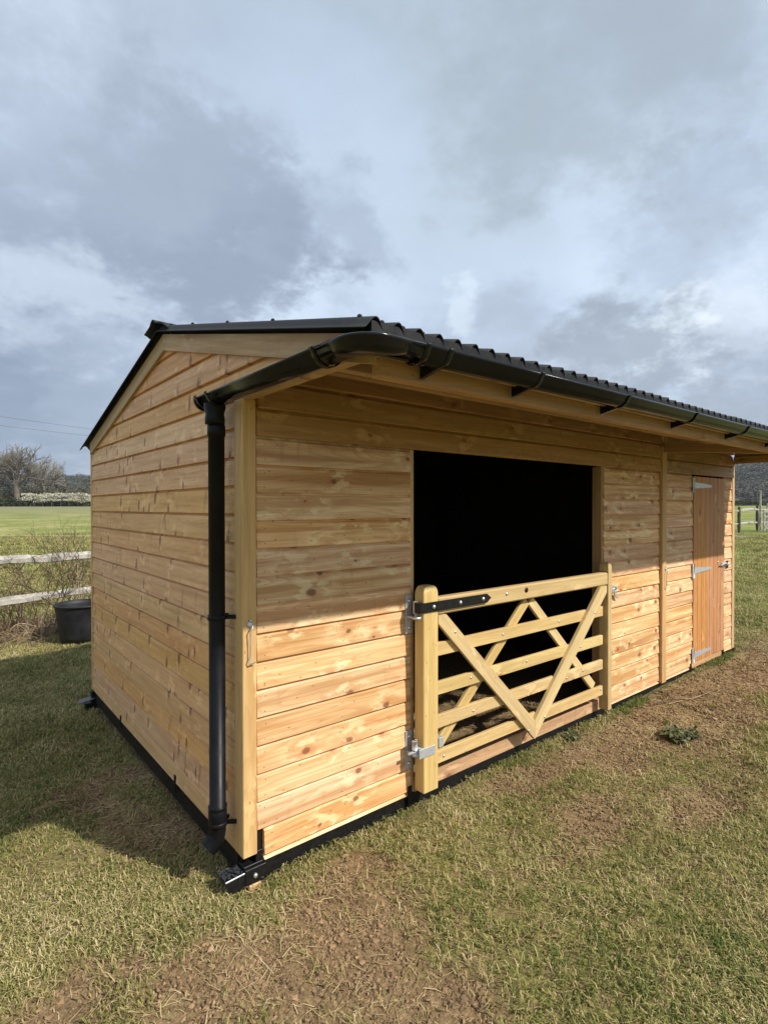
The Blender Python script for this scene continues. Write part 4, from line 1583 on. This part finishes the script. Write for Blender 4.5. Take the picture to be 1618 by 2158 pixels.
# ------------------------------------------------------------------ left cleft rail fence
def rough_rail(name, a, b_, w, h, mat, parent, seed, n=14, bow=.0):
    rng = np.random.default_rng(seed)
    a, b_ = np.array(a, float), np.array(b_, float)
    d = b_ - a
    d /= np.linalg.norm(d)
    s = np.cross(d, (0, 0, 1.0))
    s /= np.linalg.norm(s)
    u = np.cross(s, d)
    V, F = [], []
    ox = oz = 0
    for i_ in range(n + 1):
        tt = i_ / n
        ox = ox * .8 + rng.normal() * .004
        oz = oz * .85 + rng.normal() * .004
        taper = 1 if 1 < i_ < n - 1 else .7
        c = a + (b_ - a) * tt + s * ox + u * (oz - bow * 4 * tt * (1 - tt))
        ww, hh = w * rng.uniform(.92, 1.06) * taper, h * rng.uniform(.88, 1.08) * taper
        for k, (x, z) in enumerate(((-.5, -.25), (-.15, -.5), (.4, -.4), (.5, .1), (.15, .5), (-.4, .38))):
            V.append(tuple(c + s * x * ww * rng.uniform(.9, 1.1) + u * z * hh * rng.uniform(.94, 1.06)))
    for i_ in range(n):
        for k in range(6):
            k2 = (k + 1) % 6
            F.append([i_ * 6 + k, i_ * 6 + k2, (i_ + 1) * 6 + k2, (i_ + 1) * 6 + k])
    F.append(list(range(6))[::-1])
    F.append(list(range(n * 6, n * 6 + 6)))
    return mesh_obj(name, V, F, mat, parent)


def rough_post(name, x, y, h, w, mat, parent, seed, z=None):
    zz = gz(x, y) if z is None else z
    o = rough_rail(name, (x, y, zz - .15), (x + .01, y + .005, zz + h), w, w * .9, mat, parent, seed, 7)
    return o


fa = at_view(-0.70, 6.55)
fb = at_view(-0.53, 7.42)
fd = (fb - fa).normalized()
FN = mkempty('post_and_rail_fence', (fa.x, fa.y, gz(fa.x, fa.y)), 'low silvery cleft post and rail fence behind the brambles on the left', 'fence')
fd = fd
span = 2.3
start = fa - fd * 0.22
posts = [start + fd * (span * k) for k in range(-2, 5)]
for k, q in enumerate(posts):
    rough_post('post', q.x, q.y, 1.02, .11, M_oldpost, FN, 60 + k)
for k in range(len(posts) - 1):
    a_, b_ = posts[k], posts[k + 1]
    for zz, sd in ((.90, 0), (.43, 1)):
        base = 1.5 - (1179 - 1067 if sd == 0 else 1265 - 1067) / 1157.87 * 6.55
        rough_rail('rail', (a_.x, a_.y, base), (b_.x, b_.y, base + (0.008 if sd == 0 else .02)), .06, .105, M_rail, FN, 80 + k * 2 + sd, 22)


# electric fence tapes in the pasture
def tape(x0, x1, d, z, name, lab, posts=6):
    r_ = mkempty('electric_fence', tuple(at_view(x0, d)), lab, 'fence')
    pts = [at_view(x0 + (x1 - x0) * k / 40, d) for k in range(41)]
    tubes('tape', [([(q.x, q.y, z(q) + .008 * math.sin(k * 1.3)) for k, q in enumerate(pts)], .004 if d < 40 else .05)], M_tape, r_, 4, caps=False)
    for k in range(posts):
        q = at_view(x0 + .0 + (x1 - x0) * k / (posts - 1), d)
        zz = gz(q.x, q.y)
        tubes('stake', [([(q.x, q.y, zz - .1), (q.x, q.y, z(q) + .05)], .012)], M_tape, r_, 6)


tape(-0.95, -0.35, 88, lambda q: 1.5 - 7.5 / 1158 * 88, 'a', 'thin white electric tape fence far out across the green field', 9)
tape(-0.80, -0.30, 19, lambda q: 1.5 - 59 / 1158 * 19, 'b', 'nearer thin white electric line behind the bare shrub', 2)


# overhead cables
def cable(zl, zr, lab, d0):
    a_, b_ = at_view(-1.1, d0), at_view(-0.2, d0 + 26)
    pts = []
    for k in range(31):
        t_ = k / 30
        q = a_.lerp(b_, t_)
        pts.append((q.x, q.y, zl + (zr - zl) * t_ - 1.2 * 4 * t_ * (1 - t_) * .35))
    o = tubes('overhead_cable', [(pts, .014)], M_wire, None, 5)
    tag(o, lab, 'cable', 'overhead cables above the left field')


cable(11.1, 8.6, 'upper of the two thin overhead cables crossing the sky at the left', 42)
cable(9.8, 8.2, 'lower of the two thin overhead cables crossing the sky at the left', 41)

# ------------------------------------------------------------------ shrub and brambles by the fence
def bush(name, x, d, H, seed, label, mat, r, depth=4, kids=(2, 4), spread=.9, nstem=3):
    p = at_view(x, d)
    z = gz(p.x, p.y)
    root = mkempty(name, (p.x, p.y, z), label, 'shrub')
    rng = np.random.default_rng(seed)
    paths = []
    stems = []
    for k in range(nstem):
        q = grow(rng, (p.x + rng.normal() * .05, p.y + rng.normal() * .05, z), H * .42, spread, depth, r, lean=(rng.normal() * .25, rng.normal() * .25), kids=kids, first=.25, jitter=.5, gravity=.1, minr=.0016)
        stems.append(q[0])
        paths += q[1:]
    for q_ in stems:
        tubes('stem', [q_], mat, root, 6, caps=False)
    tubes('twigs', paths, mat, root, 3, caps=False, smooth=False)
    return root


bush('bare_shrub', -0.590, 7.15, 1.55, 22, 'bare twiggy thorn shrub growing through the rail fence', M_twig, .012, depth=4, kids=(2, 4), spread=.7, nstem=3)
bush('bare_shrub', -0.545, 7.5, 1.3, 31, 'lower tangle of bare twigs against the stable back corner', M_redcane, .008, depth=3, kids=(3, 4), spread=1.0, nstem=4)
bush('bare_shrub', -0.66, 7.6, .85, 37, 'sparse knee-high bare twigs behind the fence at the left edge', M_twig, .006, depth=3, kids=(2, 3), spread=1.1, nstem=4)

# arching bramble canes
root = mkempty('bramble', tuple(at_view(-0.66, 6.75)), 'sprawling leafless bramble with long arching pale canes over the fence rails', 'bramble')
rng = np.random.default_rng(9)
pc, pr_ = [], []


def arch(x0, d0, x1, d1, h, r, bucket, z0=None, z1=None):
    a_, b_ = at_view(x0, d0), at_view(x1, d1)
    za = gz(a_.x, a_.y) if z0 is None else z0
    zb_ = gz(b_.x, b_.y) if z1 is None else z1
    pts = []
    ph = rng.uniform(0, 6)
    for k in range(13):
        t_ = k / 12
        q = a_.lerp(b_, t_)
        pts.append((q.x + .03 * math.sin(ph + t_ * 7), q.y + .03 * math.cos(ph + t_ * 6), za + (zb_ - za) * t_ + h * 4 * t_ * (1 - t_) * (1.15 - .4 * t_)))
    bucket.append((np.array(pts), np.linspace(r, r * .5, 13)))


arch(-0.71, 6.7, -0.585, 6.9, .72, .008, pc, z1=.55)
arch(-0.70, 6.6, -0.61, 6.8, .25, .007, pc)
arch(-0.60, 6.95, -0.52, 7.2, .45, .007, pc)
arch(-0.63, 6.9, -0.50, 7.2, .5, .006, pc, z1=.7)
for k in range(34):
    x0 = rng.uniform(-.74, -.50)
    arch(x0, rng.uniform(6.85, 7.5), x0 + rng.uniform(-.12, .12), rng.uniform(6.9, 7.7), rng.uniform(.12, .7), rng.uniform(.003, .0065), pc if k % 2 else pr_, z1=rng.uniform(0, .7))
tubes('pale_canes', pc, M_cane, root, 5, caps=False)
tubes('dark_canes', pr_, M_redcane, root, 5, caps=False)

# litter and dead stems at the foot of the fence
V, F = [], []
paths = []
for k in range(2600):
    x = rng.uniform(-.80, -.46)
    d = 7.1 + rng.normal() * .30 + (x + .63) * 2.0
    if x > -.60:
        d = max(d, 7.15 + rng.uniform(0, .3))
    q = at_view(x, d)
    z = gz(q.x, q.y)
    L = rng.uniform(.06, .32)
    dr = rng.normal(size=3)
    dr[2] = abs(dr[2]) * rng.uniform(.2, 1.3)
    dr /= np.linalg.norm(dr)
    s = np.array([q.x, q.y, z + rng.uniform(0, .10) ** 1.0])
    mid = s + dr * L * .5 + rng.normal(size=3) * .02
    paths.append((np.array([s, mid, s + dr * L + np.array([0, 0, -.3 * L * rng.uniform()])]), rng.uniform(.0015, .0035)))
v, f = tube_arrays(paths, 3)
o = mesh_obj('dead_undergrowth', None, None, me=np_mesh('dead_undergrowth', v, f, [M_litter]))
tag(o, 'tangle of dead pale stems and bracken along the foot of the left fence', kind='stuff')

# ------------------------------------------------------------------ right-hand paddock fence and wicket gate
FR = mkempty('post_and_rail_fence', tuple(at_view(0.66, 27.5)), 'distant weathered post and rail fence at the end of the right-hand paddock', 'fence')
rp = []
for k, (x, d, h, w, mt) in enumerate(((0.60, 27.3, 1.15, .14, M_oldpost), (0.645, 27.6, 1.32, .15, M_oldpost), (0.6785, 29.0, 1.35, .14, M_oldpost), (0.684, 28.6, 2.15, .10, M_rail), (0.6965, 29.2, 1.45, .12, M_rail), (0.7055, 29.4, 2.15, .10, M_rail), (0.74, 29.6, 1.3, .14, M_oldpost), (0.80, 30, 1.3, .14, M_oldpost), (0.87, 30.5, 1.3, .14, M_oldpost))):
    q = at_view(x, d)
    rough_post('post', q.x, q.y, h, w, mt, FR, 200 + k)
    rp.append((x, d))
for k, (i0, i1) in enumerate(((0, 1), (1, 2), (2, 6), (6, 7), (7, 8))):
    a_, b_ = at_view(*rp[i0]), at_view(*rp[i1])
    for zz in (1.12, .45):
        rough_rail('rail', (a_.x, a_.y, gz(a_.x, a_.y) + zz), (b_.x, b_.y, gz(b_.x, b_.y) + zz), .07, .13, M_rail, FR, 300 + k * 3 + int(zz * 2), 10, bow=-.03 if k == 1 else .02)
WG = mkempty('wicket_gate', tuple(at_view(0.70, 28.2)), 'small grey barred gate beside the tall posts of the far fence', 'gate')
a_, b_ = at_view(0.6915, 28.0), at_view(0.745, 28.2)
g0 = gz(a_.x, a_.y)
dn = (b_ - a_).normalized()
nrm = Vector((-dn.y, dn.x, 0))
if nrm.dot(Vector((CAMX, CAMY, 0)) - a_) < 0:
    nrm = -nrm
for zz in (.22, .52, .80, 1.05):
    bar('rail', (a_.x, a_.y, g0 + zz), (b_.x, b_.y, g0 + zz), .09, .03, nrm, M_rail, WG)
for q in (a_, b_):
    bar('stile', (q.x, q.y, g0 + .05), (q.x, q.y, g0 + 1.15), .08, .06, nrm, M_rail, WG)
mm = a_.lerp(b_, .5)
bar('brace', (a_.x + nrm.x * .03, a_.y + nrm.y * .03, g0 + .25), (mm.x + nrm.x * .03, mm.y + nrm.y * .03, g0 + 1.02), .08, .03, nrm, M_rail, WG)
bar('brace', (b_.x + nrm.x * .03, b_.y + nrm.y * .03, g0 + .25), (mm.x + nrm.x * .05, mm.y + nrm.y * .05, g0 + 1.02), .08, .03, nrm, M_rail, WG)
# loose rail lying on the grass
q0, q1 = at_view(0.630, 24.2), at_view(0.662, 24.0)
o = rough_rail('fallen_rail', (q0.x, q0.y, gz(q0.x, q0.y) + .10), (q1.x, q1.y, gz(q1.x, q1.y) + .05), .05, .06, M_rail, None, 401, 8)
tag(o, 'pale loose rail lying on the grass in front of the far fence', 'rail')


# ------------------------------------------------------------------ weeds, sticks
def weed(x, y, r, n, seed, label):
    z = gz(x, y)
    rng = np.random.default_rng(seed)
    V, F = [], []
    for k in range(n):
        a_ = rng.uniform(0, 2 * math.pi)
        rr = r * rng.uniform(.1, .75)
        bx, by = x + math.cos(a_) * rr * 1.2, y + math.sin(a_) * rr * .7
        L = rng.uniform(.03, .075)
        wd = L * rng.uniform(.22, .36)
        h = a_ + rng.normal() * .7
        d = np.array([math.cos(h), math.sin(h), 0])
        s = np.array([-math.sin(h), math.cos(h), 0]) * wd
        lift = rng.uniform(.2, 1.0)
        q0 = np.array([bx, by, z + rng.uniform(0, .012)])
        q1 = q0 + d * L * .5 + np.array([0, 0, L * .45 * lift])
        q2 = q0 + d * L + np.array([0, 0, L * .35 * lift])
        st_ = len(V)
        V += [tuple(q0), tuple(q1 - s + np.array([0, 0, .004])), tuple(q1), tuple(q1 + s + np.array([0, 0, .004])), tuple(q2)]
        F += [[st_, st_ + 2, st_ + 1], [st_, st_ + 3, st_ + 2], [st_ + 1, st_ + 2, st_ + 4], [st_ + 2, st_ + 3, st_ + 4]]
    o = mesh_obj('weed', V, F, M_weed, None)
    return tag(o, label, 'weed')


weed(2.92, -.53, .14, 150, 1, 'dark spiky thistle clump on the bare brown soil in front of the right wall')
weed(2.34, -.08, .045, 30, 3, 'small green tuft of leaves beside the skid under the gate', )


def stick(pts, r, mat, label, cat='stick'):
    P_ = [(x, y, gz(x, y) + h) for x, y, h in pts]
    o = tubes('stick', [(P_, np.linspace(r, r * .5, len(P_)))], mat, None, 6)
    return tag(o, label, cat)


stick([(3.35, -.16, .012), (3.50, -.22, .02), (3.62, -.32, .012)], .005, M_twig, 'short dark stick lying on the bare soil near the tack room')
stick([(3.38, -.13, .03), (3.44, -.20, .012), (3.46, -.24, .02)], .004, M_cane, 'short pale twig crossing the dark stick on the bare soil')
stick([(3.42, -.24, .012), (3.75, -.33, .015), (4.1, -.36, .012)], .003, M_cane, 'long thin pale straw stalk lying across the bare soil')
stick([(1.02, -.62, .012), (1.10, -.53, .02), (1.20, -.47, .012)], .0028, M_cane, 'curved pale stalk on the grass in the centre foreground')


# ------------------------------------------------------------------ grass, straw and soil crumbs
src = bpy.data.collections.new('grass_sources')


def blade_mesh(name, n, rad, hlo, hhi, wlo, whi, lean, seed, mats, frac2=0.0, flat=False):
    rng = np.random.default_rng(seed)
    V, F, MI = [], [], []
    for k in range(n):
        a_ = rng.uniform(0, 2 * math.pi)
        r_ = rad * math.sqrt(rng.uniform())
        p = np.array([math.cos(a_) * r_, math.sin(a_) * r_, -.004])
        h = rng.uniform(hlo, hhi)
        w = rng.uniform(wlo, whi)
        da = rng.uniform(0, 2 * math.pi)
        d = np.array([math.cos(da), math.sin(da), 0])
        s = np.array([-math.sin(da), math.cos(da), 0])
        if flat:
            p[2] = rng.uniform(0, .008)
            tilt = rng.uniform(-.12, .25)
            m1 = p + d * h * .5 + s * h * rng.uniform(-.12, .12) + np.array([0, 0, max(0, h * .5 * tilt) + .003])
            m2 = p + d * h + np.array([0, 0, max(0, h * tilt * .7)])
        else:
            le = rng.uniform(.25, 1.0) * lean
            m1 = p + d * h * .4 * le + np.array([0, 0, h * .6])
            m2 = p + d * h * 1.05 * le + np.array([0, 0, h * (1 - .55 * le)])
        q = len(V)
        V += [tuple(p - s * w / 2), tuple(p + s * w / 2), tuple(m1 + s * w * .42), tuple(m1 - s * w * .42), tuple(m2)]
        F += [[q, q + 1, q + 2, q + 3], [q + 3, q + 2, q + 4]]
        mi = 1 if rng.uniform() < frac2 else 0
        MI += [mi, mi]
    me = bpy.data.meshes.new(name)
    me.from_pydata(V, [], F)
    for mt in mats:
        me.materials.append(mt)
    me.polygons.foreach_set('material_index', MI)
    o = bpy.data.objects.new(name, me)
    return o


def crumb_mesh(name, n, rad, slo, shi, seed):
    rng = np.random.default_rng(seed)
    V, F = [], []
    for k in range(n):
        a_ = rng.uniform(0, 2 * math.pi)
        r_ = rad * math.sqrt(rng.uniform())
        s = rng.uniform(slo, shi)
        c = np.array([math.cos(a_) * r_, math.sin(a_) * r_, s * .2])
        q = len(V)
        for d_ in ((1, 0, 0), (-1, 0, 0), (0, 1, 0), (0, -1, 0), (0, 0, .7), (0, 0, -.7)):
            V.append(tuple(c + np.array(d_) * s * rng.uniform(.6, 1.3) + rng.normal(size=3) * s * .2))
        for f_ in ((0, 2, 4), (2, 1, 4), (1, 3, 4), (3, 0, 4), (2, 0, 5), (1, 2, 5), (3, 1, 5), (0, 3, 5)):
            F.append([q + e for e in f_])
    me = bpy.data.meshes.new(name)
    me.from_pydata(V, [], F)
    me.materials.append(M_clod)
    return bpy.data.objects.new(name, me)


def scatter(name, label, sources, pts, rot, scl):
    col_ = bpy.data.collections.new(name + '_sources')
    for s in sources:
        col_.objects.link(s)
    me = bpy.data.meshes.new(name)
    me.vertices.add(len(pts))
    me.vertices.foreach_set('co', pts.astype(np.float32).ravel())
    for nm, arr in (('rotz', rot), ('scl', scl)):
        at_ = me.attributes.new(nm, 'FLOAT', 'POINT')
        at_.data.foreach_set('value', arr.astype(np.float32))
    idx = me.attributes.new('idx', 'INT', 'POINT')
    idx.data.foreach_set('value', RNG.integers(0, len(sources), len(pts)).astype(np.int32))
    o = bpy.data.objects.new(name, me)
    COL.objects.link(o)
    tag(o, label, kind='stuff')
    ng = bpy.data.node_groups.new(name + '_scatter', 'GeometryNodeTree')
    ng.interface.new_socket('Geometry', in_out='INPUT', socket_type='NodeSocketGeometry')
    ng.interface.new_socket('Geometry', in_out='OUTPUT', socket_type='NodeSocketGeometry')
    N = ng.nodes
    gi, go_ = N.new('NodeGroupInput'), N.new('NodeGroupOutput')
    ci = N.new('GeometryNodeCollectionInfo')
    ci.inputs['Collection'].default_value = col_
    ci.inputs['Separate Children'].default_value = True
    ci.inputs['Reset Children'].default_value = True
    iop = N.new('GeometryNodeInstanceOnPoints')
    iop.inputs['Pick Instance'].default_value = True

    def attr(nm, ty):
        a_ = N.new('GeometryNodeInputNamedAttribute')
        a_.data_type = ty
        a_.inputs[0].default_value = nm
        return a_.outputs[0]
    cx_ = N.new('ShaderNodeCombineXYZ')
    L_ = ng.links
    L_.new(gi.outputs[0], iop.inputs['Points'])
    L_.new(ci.outputs[0], iop.inputs['Instance'])
    L_.new(attr('idx', 'INT'), iop.inputs['Instance Index'])
    L_.new(attr('rotz', 'FLOAT'), cx_.inputs[2])
    L_.new(cx_.outputs[0], iop.inputs['Rotation'])
    L_.new(attr('scl', 'FLOAT'), iop.inputs['Scale'])
    L_.new(iop.outputs[0], go_.inputs[0])
    md = o.modifiers.new('scatter', 'NODES')
    md.node_group = ng
    return o


def sample(dmin, dmax, dens, halfdeg=52):
    """random ground points in a wide sector ahead of the viewpoint"""
    th = R(halfdeg)
    area = th * (dmax ** 2 - dmin ** 2)
    n = int(area * dens)
    r_ = np.sqrt(RNG.uniform(dmin ** 2, dmax ** 2, n))
    a_ = YAW + RNG.uniform(-th, th, n)
    x, y = CAMX + np.sin(a_) * r_, CAMY + np.cos(a_) * r_
    inside = (x > -.0) & (x < LX) & (y > -.004) & (y < DY)
    x, y = x[~inside], y[~inside]
    return x, y, np.hypot(x - CAMX, y - CAMY)


tufts = [blade_mesh('grass_tuft_%d' % k, 14, .048, .016, .044, .0024, .0050, 1.45, 500 + k, [M_grass, M_straw], .22) for k in range(5)]
lush = [blade_mesh('green_tuft_%d' % k, 16, .040, .02, .05, .0026, .005, 1.15, 540 + k, [M_lush, M_grass], .4) for k in range(3)]
strw = [blade_mesh('straw_bits_%d' % k, 8, .07, .02, .085, .0018, .0040, 1, 520 + k, [M_straw, M_straw], 0, True) for k in range(5)]
longs = [blade_mesh('long_straw_%d' % k, 3, .08, .09, .20, .0016, .003, 1, 560 + k, [M_straw, M_straw], 0, True) for k in range(4)]
crumbs = [crumb_mesh('soil_crumbs_%d' % k, 14, .05, .002, .009, 530 + k) for k in range(3)]


def put(name, label, sources, bands, accept, slo, shi, sink=0.0):
    PX_, PY_, SS = [], [], []
    for (d0, d1, dens, sc) in bands:
        x, y, d = sample(d0, d1, dens)
        dmk = dirt_mask(x, y)
        keep = RNG.uniform(size=len(x)) < accept(x, y, dmk, d)
        x, y = x[keep], y[keep]
        PX_.append(x)
        PY_.append(y)
        SS.append(RNG.uniform(slo, shi, len(x)) * sc)
    x, y, s = np.concatenate(PX_), np.concatenate(PY_), np.concatenate(SS)
    z = ground_z(x, y) - dirt_mask(x, y) * .012 - sink
    return scatter(name, label, sources, np.stack([x, y, z], 1), RNG.uniform(0, 6.28, len(x)), s)


patch = lambda x, y: fbm(x, y, 1.1, 4, 77)
put('grass', 'short worn green and yellow grass across the paddock', tufts,
    [(.9, 4.0, 1500, 1.0), (4.0, 8.0, 800, 1.35), (8.0, 16, 170, 2.1), (16, 32, 34, 3.6)],
    lambda x, y, m_, d: np.clip(1.0 - m_ * 1.15, 0.035, 1) * np.clip(.62 + (patch(x, y) - .5) * 2.0, .35, 1), .7, 1.25)
put('lush_grass', 'brighter green grass tufts scattered over the paddock', lush,
    [(.9, 4.5, 330, 1.0), (4.5, 9.0, 160, 1.3), (9, 18, 40, 2.2)],
    lambda x, y, m_, d: np.clip((patch(x + 9, y - 4) - .52) * 7, 0.02, 1) * (m_ < .4), .6, 1.15)
put('dry_straw', 'broken pale straw and hay lying over grass and soil', strw,
    [(.9, 4.0, 420, 1.0), (4.0, 8.0, 260, 1.2), (8, 16, 50, 2.0)],
    lambda x, y, m_, d: np.clip(.30 + m_ * .15 + (fbm(x, y, 1.7, 3, 99) - .5) * 1.6, .06, 1), .6, 1.2)
put('long_straw', 'scattered longer pale straw stalks on the ground', longs,
    [(.9, 4.5, 26, 1.0), (4.5, 9, 12, 1.2)], lambda x, y, m_, d: np.full(x.shape, .8), .6, 1.1)
put('soil_crumbs', 'loose crumbs of dry brown soil on the bare patches', crumbs,
    [(.9, 4.0, 700, 1.0), (4.0, 8.0, 260, 1.4)], lambda x, y, m_, d: np.clip(m_ * 1.2, .02, 1), .6, 1.4)
# bedding and soil inside the shelter
n = 1500
x, y = RNG.uniform(.6, 3.0, n), RNG.uniform(.1, 1.6, n)
scatter('bedding_straw', 'trampled straw on the earth floor inside the shelter', [blade_mesh('bedding_%d' % k, 9, .08, .02, .09, .0016, .0034, 1, 620 + k, [M_straw, M_clod], .4, True) for k in range(3)],
        np.stack([x, y, ground_z(x, y) + .004], 1), RNG.uniform(0, 6.28, n), RNG.uniform(.6, 1.3, n))
# grass growing up along the skids
n = 900
x = RNG.uniform(.1, 5.6, n)
y = -.012 - np.abs(RNG.normal(size=n)) * .035
scatter('skid_grass', 'longer grass tufts growing against the black skid', lush, np.stack([x, y, ground_z(x, y) - .004], 1), RNG.uniform(0, 6.28, n), RNG.uniform(.5, 1.25, n) * np.clip((fbm(x, y, 2.2, 2, 3) - .3) * 3, .3, 1))

# thin spring haze over the whole valley
hz, t, b = new_mat('valley_haze')
t.n.clear()
hout = t.node('ShaderNodeOutputMaterial')
vol = t.node('ShaderNodeVolumePrincipled')
vol.inputs['Color'].default_value = (0.86, 0.91, 1.0, 1)
vol.inputs['Density'].default_value = 0.0002
vol.inputs['Anisotropy'].default_value = 0.1
t.l.new(vol.outputs[0], hout.inputs['Volume'])
v, f = bevel_box(4400, 4400, 60, .5)
HZ = mesh_obj('haze', v, f, hz, None, Matrix.Translation((0, 0, 60 / 2 - 2)))
tag(HZ, 'thin bluish haze over the far hills', kind='stuff')

bpy.context.view_layer.update()
